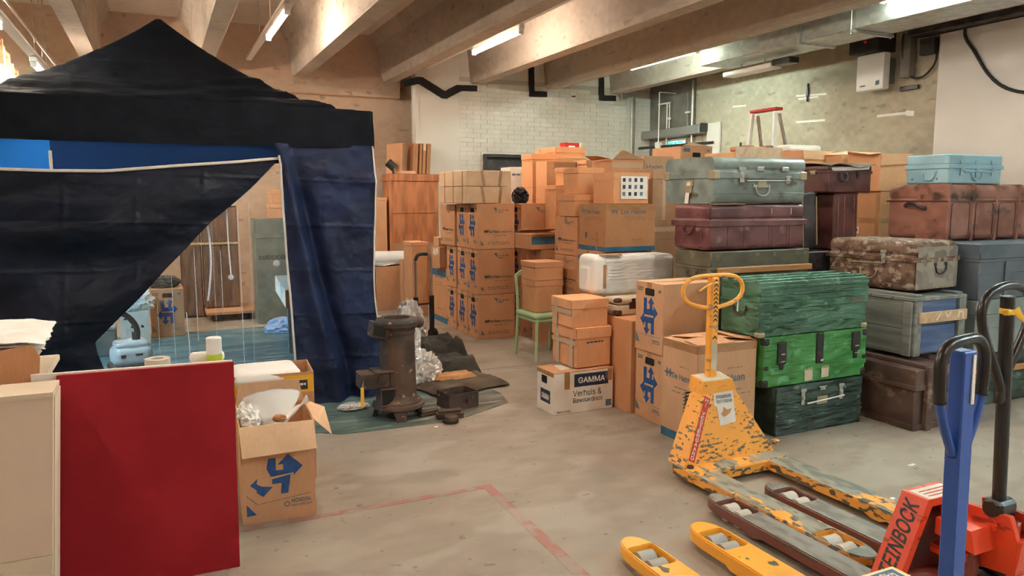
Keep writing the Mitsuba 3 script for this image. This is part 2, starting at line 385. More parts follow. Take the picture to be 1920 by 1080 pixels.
class Thing:
    def __init__(s, name, label, category, X=None, group=None, kind=None):
        s.k = newkey(name); s.X = np.eye(4) if X is None else X
        labels[s.k] = {'label': label}
        if category: labels[s.k]['category'] = category
        if group: labels[s.k]['group'] = group
        if kind: labels[s.k]['kind'] = kind
    def add(s, part, mesh, mat, smooth=False, uv=None, label=None, under=None, kind=None, **kw):
        if isinstance(mesh, list):                                # alike pieces, each a part of its own
            return [s.add(part, m, mat, smooth, uv, label, under, kind, **kw) for m in mesh][0]
        k = newkey((under or s.k) + '__' + part)
        m = mesh.copy(); m.apply_transform(s.X)
        put(k, m, mat, smooth, uv, **kw)
        if label or kind:
            labels[k] = {a: b for a, b in (('label', label), ('kind', kind)) if b}
        return k

def solo(name, label, category, mesh, mat, smooth=False, uv=None, group=None, X=None, kind=None):
    k = newkey(name)
    if X is not None:
        mesh = mesh.copy(); mesh.apply_transform(X)
    put(k, mesh, mat, smooth, uv)
    labels[k] = {'label': label, 'category': category}
    if group: labels[k]['group'] = group
    if kind: labels[k]['kind'] = kind
    return k

def struct(name, mesh, mat, smooth=False, label=None):
    k = newkey(name); put(k, mesh, mat, smooth)
    labels[k] = {'kind': 'structure'}
    if label: labels[k]['label'] = label
    return k

def piece(holder, part, mesh, mat, smooth=False, label=None, **kw):
    k = newkey(holder + '__' + part); put(k, mesh, mat, smooth, **kw)
    if label: labels[k] = {'label': label}
    return k

_text = {}
def text(s, h, bold=False, depth=0.0008, width=None, center=False):
    """lettering in the xy plane from the origin, optionally squeezed to a width"""
    if (s, bold) not in _text:
        _text[(s, bold)] = meshkit.text_mesh(s, 1.0, 1.0, bold)
    m = _text[(s, bold)].copy()
    w = m.extents[0] * h
    k = h if width is None else width / m.extents[0]
    m.apply_transform(np.diag([k, h, depth, 1]))
    m.apply_translation([-m.bounds[0][0] - (m.extents[0] / 2 if center else 0), 0, 0])
    return m

def on_face(face, w, d):
    """(O, U, V) of the front (-y) or left (-x) face of a box w x d, seen from outside, u to the right and v up"""
    return {'F': ((0, 0, 0), (1, 0, 0), (0, 0, 1)), 'L': ((0, d, 0), (0, -1, 0), (0, 0, 1)), 'R': ((w, 0, 0), (0, 1, 0), (0, 0, 1))}[face]

def put_on(mesh, face, w, d, u, v, off=0.0):
    O, U, V = on_face(face, w, d)
    U, V = np.asarray(U, float), np.asarray(V, float)
    return frame(mesh, np.asarray(O, float) + u * U + v * V + off * np.cross(U, V), U, V)

def rect(w, h, t=0.0008):
    return bx(0, 0, 0, w, h, t)

def dashes(n, w, h, seed, t=0.0008):
    """a line of print too small to read: bars of uneven length"""
    r = random.Random(seed); x, out = 0.0, []
    while x < w:
        l = min(r.uniform(.35, 1.0) * w / n, w - x)
        out.append(bx(x, 0, 0, x + l, h, t)); x += l + w / n * .22
    return cat(out)

def arrow_mark(s, t=0.0008):
    """blue emblem of two interlocked halves with arrows, each half the other turned by 180 degrees; s = width"""
    top = shapely.union_all([sbox(-.34, .02, -.14, .66), sbox(-.34, .02, .32, .25), Polygon([(.13, .72), (-.07, .47), (.33, .47)]), sbox(.05, .2, .21, .5),
                             Polygon([(.56, .135), (.30, .40), (.30, -.13)])])
    both = shapely.union_all([affinity.translate(top, .0, .02), affinity.translate(affinity.rotate(top, 180, origin=(0, 0)), -.0, -.02)])
    both = both.difference(sbox(-.30, -.012, .30, .018))
    return prism(affinity.scale(both, s, s, origin=(0, 0)), t)

# ------------------------------------------------------------------ the room
WX, WY, WY2, HB, SLAB = 8.02, 11.2, 12.17, 3.40, 4.12          # right wall, white back wall, concrete back wall, beam underside, slab
struct('floor', bx(-4.2, -3.2, -0.2, WX + .2, WY2 + .2, 0), 'floor_concrete', label='worn grey concrete floor')
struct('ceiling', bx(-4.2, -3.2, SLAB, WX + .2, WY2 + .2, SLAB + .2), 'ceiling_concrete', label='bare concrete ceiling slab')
BX = [-3.38, -2.05, -0.71, 0.67, 2.01, 3.37, 4.67, 6.01, 7.28]
for x in BX:
    yb = WY2 - 0.55 if x < 3.6 else WY + .02
    def sec(y, kb=0.0):
        return [(x - .10 + kb, y, HB + kb), (x + .10 - kb, y, HB + kb), (x - .15, y, HB + .52), (x + .15, y, HB + .52), (x - .27, y, SLAB + .01), (x + .27, y, SLAB + .01)]
    b = cat([hull([(px, y, pz) for y in (-3.1, yb) for px, pz in ((x - .095, HB), (x + .095, HB), (x - .11, HB + .03), (x + .11, HB + .03), (x - .16, HB + .56), (x + .16, HB + .56))]),
             hull([(px, y, pz) for y in (-3.1, yb + .25) for px, pz in ((x - .16, HB + .55), (x + .16, HB + .55), (x - .27, SLAB + .01), (x + .27, SLAB + .01))])])
    if x < 3.6:                                                  # the stem tapers away before the back wall
        b = cat([b, hull([(x + a, yb - .01, z) for a, z in ((-.095, HB), (.095, HB), (-.16, HB + .56), (.16, HB + .56))] +
                         [(x + a, yb + .30, z) for a, z in ((-.095, HB + .30), (.05, HB + .22), (-.12, HB + .56), (.12, HB + .56))])])
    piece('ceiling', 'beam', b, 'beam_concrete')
for k, yj in enumerate((5.2, 8.3, 10.6)):                          # joints of the slab, seen as thin proud strips
    piece('ceiling', 'joint', bx(-3.9, yj, SLAB - .006, WX - .1, yj + .03, SLAB + .01), 'ceiling_concrete')
struct('wall_left', bx(-4.2, -3.2, 0, -4.0, WY2 + .2, SLAB), 'wall_concrete')
struct('wall_rear', bx(-4.2, -3.4, 0, WX + .2, -3.2, SLAB), 'wall_concrete')
struct('wall_back_left', bx(-4.0, WY2, 0, 4.6, WY2 + .2, SLAB), 'wall_concrete', label='beige concrete back wall behind the tent')
piece('wall_back_left', 'ledge', bx(-4.0, WY2 - .16, 3.22, 3.66, WY2, 3.34), 'wall_concrete')
piece('wall_back_left', 'header', hull([(a, y, z) for a in (-4.0, 3.66) for y, z in ((WY2 - .15, 3.33), (WY2, 3.33), (WY2 - .4, SLAB), (WY2, SLAB))]), 'wall_concrete')
wb = struct('wall_back', bx(3.655, WY, 0, WX + .2, WY + .2, SLAB), 'mortar_paint', label='white painted wall of brickwork')
piece(wb, 'plaster_panel', bx(3.66, WY - .012, 0, 4.37, WY, SLAB), 'white_paint')
piece(wb, 'edge_strip', bx(3.645, WY - .03, 0, 3.70, WY + .1, 3.42), 'white_paint')
nb = 0
for r in range(20):                                              # bricks that show above the stacks
    x, z = 4.37 - (0.115 if r % 2 else 0), 2.06 + r * 0.072
    while x < WX - .02:
        a, b = max(x, 4.37), min(x + .236, WX)
        if b - a > .03 and nb < 298:
            piece(wb, 'brick', bx(a + .002, WY - .010 - rnd.random() * .003, z + .002, b - .002, WY, z + .070), 'brick_paint'); nb += 1
        x += .240
piece(wb, 'paint_face', bx(4.37, WY - .009, 0, WX, WY, 2.06), 'brick_paint')
piece(wb, 'paint_face', bx(4.37, WY - .009, 3.50, WX, WY, SLAB), 'brick_paint')
# black seals where beams and duct meet the wall
def seal(pts, w):
    return cat([hull([(p[0] + a, WY - .05 + y, p[1] + c) for p in (P0, P1) for a in (-w / 2, w / 2) for c in (-w / 2, w / 2) for y in (0, .05)]) for P0, P1 in zip(pts[:-1], pts[1:])])
piece(wb, 'seal', seal([(3.50, 3.34), (3.72, 3.40), (4.12, 3.19), (4.36, 3.32), (4.62, 3.33)], .085), 'black_foam')
piece(wb, 'seal', seal([(5.62, 3.95), (5.64, 3.30), (5.87, 3.31)], .085), 'black_foam')
piece(wb, 'seal', seal([(6.96, 3.95), (6.98, 3.31), (7.22, 3.32)], .085), 'black_foam')
wr = struct('wall_right', bx(WX, -3.2, 0, WX + .2, WY2, SLAB), 'wall_right_concrete', label='stained concrete wall behind the trunks')
piece(wr, 'grey_field', bx(WX - .012, 9.95, 0, WX, WY, SLAB), 'dark_grey')
piece(wr, 'white_panel', bx(WX - .06, -3.0, 0, WX, 5.70, 3.42), 'white_panel', label='large white wall panel')

# white strips of tape, a clip and small fittings on the right wall (y and z measured on the wall plane)
def R1(y, z): return y * 1.0765, EYE + (z - EYE) * 1.0765
def strip(y0, z0, y1, z1, w):
    (a, b), (c, d) = R1(y0, z0), R1(y1, z1)
    return hull([(WX - e, y, z + s) for e in (0, .004) for y, z in ((a, b), (c, d)) for s in (-w / 2, w / 2)])
g = 'strips of white tape on the right wall'
solo('tape_strip', 'white tape strip low on the concrete wall, straight below the taped black clip', 'tape', strip(7.24, 2.575, 6.78, 2.56, .028), 'white_ink')
tc = Thing('taped_clip', 'black clip crossed by white tape on the concrete wall', 'clip')
tc.add('tape', strip(7.26, 2.905, 6.78, 2.872, .026), 'white_ink'); tc.add('tape', strip(7.22, 2.86, 6.9, 2.855, .026), 'white_ink')
y, z = R1(7.06, 2.92)
tc.add('clip', [cyl((WX - .02, y, z - .12), (WX - .02, y, z + .12), .012), rb(WX - .035, y - .02, z - .05, WX - .004, y + .02, z + .05, .01)], 'black_metal')
solo('tape_strip', 'pale tape strip on the concrete wall above the stepladder', 'tape', strip(8.43, 2.895, 8.16, 2.885, .024), 'white_ink')
solo('tape_strip', 'curled white tape strip on the concrete wall below the electrical box', 'tape', cat([strip(6.04, 2.535, 5.66, 2.535, .03), strip(5.68, 2.535, 5.58, 2.52, .06)]), 'white_ink')
y, z = R1(8.23, 2.30)
solo('wall_hook', 'small dark hook on the concrete wall beside the white door board', 'hook', cyl((WX - .015, y, z - .08), (WX - .015, y, z + .09), .013), 'black_metal')

# ------------------------------------------------------------------ ceiling lamps and rails
TL = ['tube lamp behind the far left end of the tent', 'tube lamp above the left slope of the tent', 'tube lamp right of the tent peak', 'bright tube lamp beside the beam over the stacked boxes',
      'cool tube lamp beside the last beam above the right stacks', 'cool tube lamp at the top right beside the metal duct', 'tube lamp overhead in the bay above the trunks', 'tube lamp overhead in front of the tent',
      'tube lamp behind the viewer, left bay', 'tube lamp behind the viewer, middle bay', 'tube lamp behind the viewer, right bay', 'tube lamp left of the tent near its middle', 'tube lamp left of the tent near the back', 'tube lamp overhead left of the tent front']
for i, (x, y0, y1, z, col, rad) in enumerate(TUBES):
    t = Thing('ceiling_light', 'white fluorescent ' + TL[i], 'lamp')
    t.add('housing', cb(x - .035, y0 - .03, z + .03, x + .035, y1 + .03, z + .085, .008), 'white_metal')
    for yy in (y0 - .01, y1 - .015):
        t.add('end_cap', cb(x - .03, yy, z - .025, x + .03, yy + .025, z + .035, .004), 'white_metal')
    t.add('tube', cyl((x, y0 + .015, z), (x, y1 - .015, z), .021, 12), 'white_plastic', emitter={'type': 'area', 'radiance': rgb([c * rad for c in col])})
    if i not in (4, 5):
        t.add('hanger', [cyl((x, y0 + .2, z + .08), (x, y0 + .2, SLAB), .005, 6), cyl((x, y1 - .2, z + .08), (x, y1 - .2, SLAB), .005, 6)], 'steel')
    else:
        t.add('hanger', [bx(x - .30, y0 + .2, z + .075, x, y0 + .23, z + .085), bx(x - .30, y1 - .25, z + .075, x, y1 - .22, z + .085)], 'steel')
t = Thing('cable_rail', 'white cable rail running above the left slope of the tent', 'rail')
t.add('rail', cb(-1.19, 4.0, 3.14, -1.09, 11.6, 3.17, .004), 'white_metal'); t.add('conduit', cyl((-1.02, 4.0, 3.19), (-1.02, 11.7, 3.19), .011), 'steel')
t.add('hanger', [cyl((-1.14, y, 3.16), (-1.14, y, SLAB), .006, 6) for y in (5.0, 7.9, 10.9)], 'steel')
t = Thing('cable_rail', 'beige cable rail right of the tent peak', 'rail')
t.add('rail', cb(1.24, 3.0, 3.56, 1.32, 11.5, 3.60, .004), 'white_metal')
t.add('hanger', [cyl((1.28, y, 3.58), (1.28, y, SLAB), .006, 6) for y in (4.6, 7.3, 10.2)], 'steel')
t = Thing('cable_rail', 'white cable rail ending at the black zigzag seal above the boxes', 'rail')
t.add('rail', cb(3.77, 2.5, 3.56, 3.83, 11.1, 3.59, .004), 'white_metal'); t.add('reflector', hull([(3.66, 7.75, 3.58), (3.95, 7.75, 3.62), (3.66, 10.1, 3.58), (3.95, 10.1, 3.62), (3.66, 10.1, 3.59), (3.95, 7.75, 3.63)]), 'white_metal')
t.add('hanger', [cyl((3.80, y, 3.58), (3.80, y, SLAB), .006, 6) for y in (4.4, 7.3, 10.2)], 'steel')
# duct
t = Thing('air_duct', 'galvanised rectangular air duct along the right wall under the ceiling', 'duct')
DX0, DX1, DZ0, DZ1 = 6.43, 6.93, 3.30, 3.66
for a, b in ((-2.9, 2.0), (2.0, 6.25), (6.25, 7.9)):
    t.add('section', cb(DX0, a, DZ0, DX1, b - .002, DZ1, .006), 'galvanised')
for yy in (2.0, 6.25):
    t.add('flange', cb(DX0 - .025, yy - .022, DZ0 - .025, DX1 + .025, yy + .022, DZ1 + .025, .004), 'galvanised')
for yy in (5.55, 1.2):
    t.add('hanger', [cyl((DX0 - .04, yy, DZ0 - .05), (DX0 - .04, yy, SLAB), .008, 8), cyl((DX1 + .04, yy, DZ0 - .05), (DX1 + .04, yy, SLAB), .008, 8), bx(DX0 - .07, yy - .02, DZ0 - .035, DX1 + .07, yy + .02, DZ0 - .003)], 'steel')
t = Thing('emergency_light', 'small white emergency light hanging under the end of the duct', 'lamp')
t.add('body', rb(6.74, 7.0, 3.17, 6.94, 7.85, 3.235, .02), 'white_plastic'); t.add('driver_box', cb(6.76, 6.72, 3.19, 6.92, 7.0, 3.26, .005), 'black_metal')
t.add('hanger', [cyl((6.84, 7.2, 3.23), (6.84, 7.2, 3.298), .006, 6), cyl((6.84, 7.6, 3.23), (6.84, 7.6, 3.298), .006, 6)], 'steel')

# pipes, lintel, rail and sign at the far corner
t = Thing('pipe', 'pair of steel pipes down the white wall near the corner', 'pipe')
t.add('tube', cyl((7.60, WY - .115, 2.2), (7.60, WY - .115, 3.36), .016), 'dark_grey'); t.add('tube', cyl((7.55, WY - .115, 2.2), (7.55, WY - .115, 3.36), .010), 'steel')
t.add('elbow', [cyl((7.60, WY - .115, 3.36), (7.36, WY - .115, 3.38), .012), rb(7.30, WY - .14, 3.30, 7.45, WY - .097, 3.40, .01)], 'steel')
for i, (yy, lab) in enumerate(((10.58, 'white'), (10.51, 'thin white'))):
    pass
t = Thing('pipe', 'pair of thin white pipes on the dark grey wall in the corner', 'pipe')
t.add('tube', cyl((WX - .085, 10.60, 2.45), (WX - .085, 10.60, 3.22), .012), 'white_metal'); t.add('tube', cyl((WX - .085, 10.53, 2.72), (WX - .085, 10.53, 3.22), .010), 'white_metal')
t.add('clamp', [rb(WX - .105, 10.50, 2.93, WX - .065, 10.56, 2.97, .01), bx(WX - .09, 10.52, 3.20, WX - .065, 10.86, 3.225)], 'white_metal')
t = Thing('pipe', 'dark pipe on the wall at the edge of the grey paint', 'pipe')
t.add('tube', cyl((WX - .085, 10.05, 2.2), (WX - .085, 10.05, 3.5), .014), 'dark_grey'); t.add('clamp', rb(WX - .105, 10.0, 2.99, WX - .065, 10.1, 3.02, .008), 'white_metal')
t.add('tube', cyl((WX - .09, 9.92, 2.2), (WX - .09, 9.92, 3.5), .022), 'steel')
lint = Thing('door_lintel', 'grey steel box lintel over the doorway in the far corner', 'lintel')
lint.add('box', cb(WX - .20, 9.62, 2.63, WX - .012, WY - .012, 2.77, .01), 'grey_paint'); lint.add('end_plate', bx(WX - .17, 9.58, 2.66, WX - .012, 9.62, 2.79), 'black_metal')
struct('door_1', bx(WX - .02, 9.75, 0, WX + .01, 10.95, 2.60), 'wall_right_concrete')
solo('door_board', 'white board standing against the right wall beside the lintel', 'board', cb(WX - .05, 9.30, 0, WX - .013, 9.60, 2.79, .004), 'white_paint')
t = Thing('hanging_rail', 'black horizontal rail hung in front of the doorway in the corner', 'rail')
t.add('bar', cyl((7.68, 11.03, 2.47), (7.72, 9.15, 2.45), .024), 'black_metal'); t.add('hanger', cyl((7.66, 10.45, 2.46), (7.66, 10.45, 3.36), .009), 'white_metal')
t.add('bracket', [rb(7.62, 10.40, 2.44, 7.70, 10.50, 2.54, .01), cyl((7.66, 10.45, 3.36), (WX - .02, 10.45, 3.36), .009)], 'white_metal')
t = Thing('exit_sign', 'green and white exit sign behind the black rail', 'sign')
yE = 10.55
t.add('panel', cb(WX - .09, yE - .42, 2.36, WX - .05, yE, 2.56, .004), 'white_plastic', emitter={'type': 'area', 'radiance': rgb((.10, .14, .13))})
t.add('pictogram', [bx(WX - .094, yE - .14, 2.37, WX - .09, yE - .01, 2.55), bx(WX - .094, yE - .24, 2.37, WX - .09, yE - .17, 2.55), bx(WX - .094, yE - .40, 2.52, WX - .09, yE - .26, 2.55)], 'exit_green', emitter={'type': 'area', 'radiance': rgb((.01, .12, .10))})
t.add('arm', bx(WX - .08, yE - .24, 2.55, WX, yE - .2, 2.57), 'white_metal')
t = Thing('alarm_sounder', 'small white box with a dark stripe high on the white brick wall', 'alarm')
t.add('case', rb(6.36, WY - .05, 3.23, 6.46, WY - .01, 3.37, .012), 'white_plastic'); t.add('stripe', bx(6.375, WY - .054, 3.29, 6.45, WY - .049, 3.315), 'dark_red')
t = Thing('wall_hatch', 'black framed panel on the white wall behind the boxes', 'panel')
t.add('panel', cb(4.79, WY - .03, 1.70, 5.75, WY - .01, 2.26, .003), 'dark_leather'); t.add('border', [bx(4.77, WY - .115, 1.68, 4.80, WY - .01, 2.31), bx(4.77, WY - .115, 2.26, 5.77, WY - .01, 2.31)], 'black_metal')
# electrical box, conduit and cable on the right wall
y0, z0 = R1(6.151, 2.80); y1, z1 = R1(5.80, 3.19)
t = Thing('electrical_box', 'white electrical box high on the right wall beside the white panel', 'box')
t.add('body', rb(WX - .26, y1, z0, WX - .15, y0, z1, .012), 'white_plastic'); t.add('bracket', bx(WX - .15, y1 + .05, z0 + .08, WX, y1 + .16, z1 - .06), 'dark_grey')
t.add('badge', [bx(WX - .264, y1 + .05, z0 + .05, WX - .26, y1 + .10, z0 + .10), bx(WX - .263, y0 - .14, z0 + .05, WX - .26, y0 - .06, z0 + .065)], 'grey_ink')
t = Thing('junction_box', 'dark switchgear with a red light behind the white electrical box', 'box')
t.add('case', cb(WX - .30, 6.30, 3.33, WX, 6.72, 3.72, .01), 'black_metal'); t.add('indicator', rb(WX - .315, 6.46, 3.44, WX - .29, 6.50, 3.47, .008), 'led_red')
t.add('channel', cb(WX - .12, 6.02, 3.0, WX - .012, 6.14, 3.9, .006), 'dark_grey'); t.add('socket_box', cb(WX - .10, 5.74, 3.22, WX - .012, 5.92, 3.40, .006), 'black_metal')
t.add('lower_plate', cb(WX - .05, 5.95, 2.86, WX - .012, 6.18, 2.91, .004), 'black_metal')
t.add('cable', tube(spline([(WX - .10, 6.10, 3.5), (WX - .09, 6.08, 3.1), (WX - .06, 5.98, 2.98), (WX - .05, 5.80, 3.05), (WX - .04, 5.76, 3.25)], 24), .012, 8), 'black_rubber')
solo('cable_tray', 'black cable tray along the top of the white wall panel', 'tray', cb(WX - .22, 3.2, 3.43, WX - .01, 6.0, 3.53, .01), 'dark_leather')
solo('cable', 'thick black cable looping down the white wall panel', 'cable', tube(spline([(WX - .09, 5.40, 3.41), (WX - .09, 5.39, 3.33), (WX - .085, 5.31, 3.20), (WX - .08, 5.16, 2.96), (WX - .08, 4.98, 2.77), (WX - .08, 4.75, 2.67), (WX - .08, 4.40, 2.66)], 40), .017, 10), 'black_rubber', True)

# white partition and timber frames at the far left
struct('wall_partition', bx(-1.52, 9.4, 0, -1.42, 11.4, 3.02), 'white_paint')
for i, (yy, a, b, lab) in enumerate(((9.6, 3.02, 3.36, 'tall wooden upright at the far left edge above the white partition'), (9.98, 3.02, 3.27, 'wooden frame on the white partition, middle of the three'), (10.5, 3.02, 3.16, 'low wooden frame on the white partition nearest the lamp'))):
    t = Thing('timber_frame', lab, 'frame')
    t.add('upright', cb(-1.51, yy, a, -1.43, yy + .05, b, .004), 'pale_wood'); t.add('upright', cb(-1.51, yy + .30, a, -1.43, yy + .35, b - .03, .004), 'pale_wood')
    t.add('top_rail', cb(-1.505, yy + .05, b - .09, -1.435, yy + .30, b - .03, .004), 'plywood')

# red tape line on the floor
t = Thing('floor_line', 'faded red painted line with a corner on the concrete floor', 'floor marking')
t.add('run', bx(.0, 3.69, 0, 1.63, 3.735, .0012), 'red_floor_paint'); t.add('run', hull([(x, y, z) for z in (0, .0013) for x, y in ((1.575, 3.735), (1.63, 3.735), (1.535, 2.3), (1.60, 2.3), (1.50, 1.2), (1.56, 1.2))]), 'red_floor_paint')

# ------------------------------------------------------------------ cartons
def marks_logo(t, w, d, h, face):
    fw_ = d if face in 'LR' else w
    s = fw_ * .56
    t.add('emblem', put_on(arrow_mark(s), face, w, d, fw_ * .5, h * .52, .0004), 'blue_ink', label='blue arrow emblem')
    t.add('hand_hole', put_on(prism(sbox(-.042, -.014, .042, .014).buffer(.012), .0014), face, w, d, fw_ * .52, h * .865, .0003), 'black_hole', label='hand hole')
    t.add('print', cat([put_on(m, face, w, d, u, v, .0004) for m, u, v in (
        (dashes(2, fw_ * .2, .012, 1), fw_ * .08, h * .90), (dashes(2, fw_ * .17, .010, 2), fw_ * .08, h * .872), (rect(fw_ * .09, .02), fw_ * .82, h * .875),
        (rect(fw_ * .74, .0022), fw_ * .16, h * .235), (text('MONDIAL', .014, True, width=fw_ * .26), fw_ * .64, h * .165), (dashes(3, fw_ * .26, .006, 3), fw_ * .64, h * .14))]), 'grey_ink', kind='stuff')
    t.add('corner_mark', put_on(prism(Polygon([(0, 0), (.05, 0), (0, .075)]), .0008), face, w, d, fw_ * .03, h * .115, .0004), 'grey_ink')

def marks_text(t, w, d, h, face):
    fw_ = d if face in 'LR' else w
    t.add('lettering', put_on(cat([text('De Haan', h * .062, True, width=fw_ * .28), frame(text('verhuizers', h * .055, width=fw_ * .34), (fw_ * .30, 0, 0), (1, 0, 0), (0, 1, 0))]), face, w, d, fw_ * .30, h * .362, .0004), 'black_ink', kind='stuff')
    hh = shapely.union_all([sbox(0, 0, .012, .04), sbox(.026, 0, .038, .04), sbox(-.012, .014, .05, .026)])
    t.add('emblem', put_on(prism(affinity.skew(hh, 14), .0008), face, w, d, fw_ * .19, h * .358, .0004), 'black_ink')
    t.add('corner_mark', [put_on(prism(Polygon([(0, .055), (.042, .055), (.042, 0)]), .0008), face, w, d, fw_ * .42, h * .81, .0004),
                          put_on(prism(Polygon([(0, 0), (.042, 0), (0, .055)]), .0008), face, w, d, fw_ * .08, h * .09, .0004)], 'grey_ink')
    t.add('print', cat([put_on(m, face, w, d, u, v, .0004) for m, u, v in (
        (dashes(2, fw_ * .30, .014, 4), fw_ * .54, h * .845), (dashes(1, fw_ * .17, .014, 5), fw_ * .54, h * .80), (rect(fw_ * .74, .003), fw_ * .19, h * .325), (dashes(3, fw_ * .34, .009, 6), fw_ * .44, h * .29),
        (dashes(4, fw_ * .60, .010, 7), fw_ * .26, h * .145), (dashes(4, fw_ * .60, .010, 8), fw_ * .26, h * .105))]), 'faint_ink', kind='stuff')

def marks_big(t, w, d, h, face, band=(.0, .10), letter=.078, web=True, v=.80):
    fw_ = d if face in 'LR' else w
    hh = shapely.union_all([sbox(0, 0, .014, .056), sbox(.034, 0, .048, .056), sbox(-.016, .020, .064, .036)])
    t.add('emblem', put_on(prism(hh, .0008), face, w, d, fw_ * .13, h * v, .0004), 'slate_ink')
    t.add('lettering', put_on(text('De Haan', h * letter, True, width=fw_ * .50), face, w, d, fw_ * .30, h * v, .0004), 'slate_ink', kind='stuff')
    pr = [(dashes(3, fw_ * .40, .008, 11), fw_ * .38, h * (v - .09)), (dashes(4, fw_ * .62, .006, 12), fw_ * .30, h * (v - .135)), (dashes(2, fw_ * .26, .006, 15), fw_ * .5, h * (v + .13))]
    if web:
        pr.append((text('www.dehaan.nl', .014, width=fw_ * .24), fw_ * .50, h * .23))
    t.add('print', cat([put_on(m, face, w, d, u, vv, .0004) for m, u, vv in pr]), 'faint_ink', kind='stuff')
    if band:
        t.add('blue_band', put_on(rect(fw_ - .004, h * (band[1] - band[0])), face, w, d, .002, h * band[0], .0006), 'teal_tape', label='blue band')
M('slate_ink', (0.085, 0.14, 0.18), 0.65)

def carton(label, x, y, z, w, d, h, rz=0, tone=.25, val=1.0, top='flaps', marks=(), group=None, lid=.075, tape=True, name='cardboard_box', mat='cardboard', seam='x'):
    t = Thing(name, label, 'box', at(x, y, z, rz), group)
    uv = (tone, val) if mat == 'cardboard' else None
    fl = .0045
    if top == 'flaps':
        t.add('body', cb(0, 0, 0, w, d, h - fl, .003), mat, uv=uv)
        if seam == 'x':
            t.add('flap', [cb(.001, .001, h - fl + .0003, w - .001, d / 2 - .0015, h, .001), cb(.001, d / 2 + .0015, h - fl + .0003, w - .001, d - .001, h, .001)], mat, uv=uv)
            tp = [bx(-.0012, d / 2 - .026, h - .075, 0, d / 2 + .026, h + .0012), bx(-.0012, d / 2 - .026, h + .0001, w + .0012, d / 2 + .026, h + .0013)]
        else:
            t.add('flap', [cb(.001, .001, h - fl + .0003, w / 2 - .0015, d - .001, h, .001), cb(w / 2 + .0015, .001, h - fl + .0003, w - .001, d - .001, h, .001)], mat, uv=uv)
            tp = [bx(w / 2 - .026, -.0012, h - .075, w / 2 + .026, 0, h + .0012), bx(w / 2 - .026, -.0012, h + .0001, w / 2 + .026, d + .0012, h + .0013)]
        if tape:
            t.add('tape', cat(tp), 'packing_tape')
    elif top == 'lid':
        e = .006
        t.add('body', cb(0, 0, 0, w, d, h - .006, .003), mat, uv=uv)
        l = t.add('lid', cb(-e, -e, h - lid, w + e, d + e, h, .003), mat, uv=(tone, val * 1.04) if uv else None)
        t.add('tab', hull([(-e - .0035 - q, yy, zz) for q in (0, .002) for yy, zz in ((d * .72, h - .004), (-e, h - .004), (-e, h - lid + .004), (d * .66, h - lid + .004))]), mat, uv=(tone, val * .97) if uv else None, under=l)
    elif top == 'plain':
        t.add('body', cb(0, 0, 0, w, d, h, .004), mat, uv=uv)
    elif top == 'open':
        k = .006
        t.add('wall', [bx(0, 0, 0, w, k, h), bx(0, d - k, 0, w, d, h), bx(0, k, 0, k, d - k, h), bx(w - k, k, 0, w, d - k, h)], mat, uv=uv)
        t.add('base', bx(k, k, 0, w - k, d - k, k), mat, uv=uv)
    for m, f in marks:
        m(t, w, d, h, f)
    return t

BW, BD, BH = .46, .325, .513
rows = ('at the bottom', 'in the middle', 'on top')
cols = ('nearest', 'second')
for r in range(3):
    for c in range(2):
        carton(f'brown moving box {rows[r]} of the {cols[c]} column of the big blue-emblem stack', 3.244 + rnd.uniform(-.004, .006), 7.763 + c * .332, r * .5165, BW, BD, BH,
               val=.96 + .05 * rnd.random(), marks=[(marks_logo, 'L')] + ([(marks_text, 'F')] if c == 0 else []), group='moving boxes of the big stack')
    if r < 2:
        carton(f'brown moving box {rows[r]} of the third column, behind the hand truck handle', 3.262, 8.50, r * .5165, BW, BD, BH, val=.97, marks=[(marks_logo, 'L')], group='moving boxes of the big stack')
    carton(f'brown moving box {rows[r]} of the column right behind the big front stack', 3.790, 7.765, r * .5175, BW, BD, BH, val=.92, marks=[(marks_logo, 'L'), (marks_text, 'F')], group='moving boxes beside the big stack')
carton('brown moving box turned with its text side to the aisle, top of the third column', 3.232, 8.46, 1.033, .33, .50, .50, tone=.3, marks=[(marks_text, 'L')], group='moving boxes of the big stack')
# wrapped cream packages on top
for i in range(2):
    w, d, h = .557, .90, (.19, .176)[i]
    t = Thing('wrapped_package', ('cream package with brown straps lying under its twin on the big stack', 'cream package with brown straps on top of its twin on the big stack')[i], 'package', at(3.135, 7.83, 1.552 + i * .1935), 'strapped cream packages')
    t.add('body', cb(0, 0, 0, w, d, h, .006), 'cardboard', uv=(.93, 1.0))
    for u, tw in ((.10, .028), (.42, .028), (.74, .030)):
        t.add('strap', cat([put_on(rect(tw, h), 'L', w, d, u * d + .1, 0, .0004), bx(0, d - u * d - .1 - tw, h, w, d - u * d - .1, h + .001)]), 'packing_tape')
    for u, tw, lean in ((.17, .034, .03), (.41, .034, -.02)):
        t.add('strap', put_on(hull([(a, b, e) for e in (0, .001) for a, b in ((u + lean, 0), (u + lean + tw, 0), (u, h), (u + tw, h))]), 'F', w, d, 0, 0, .0004), 'packing_tape')

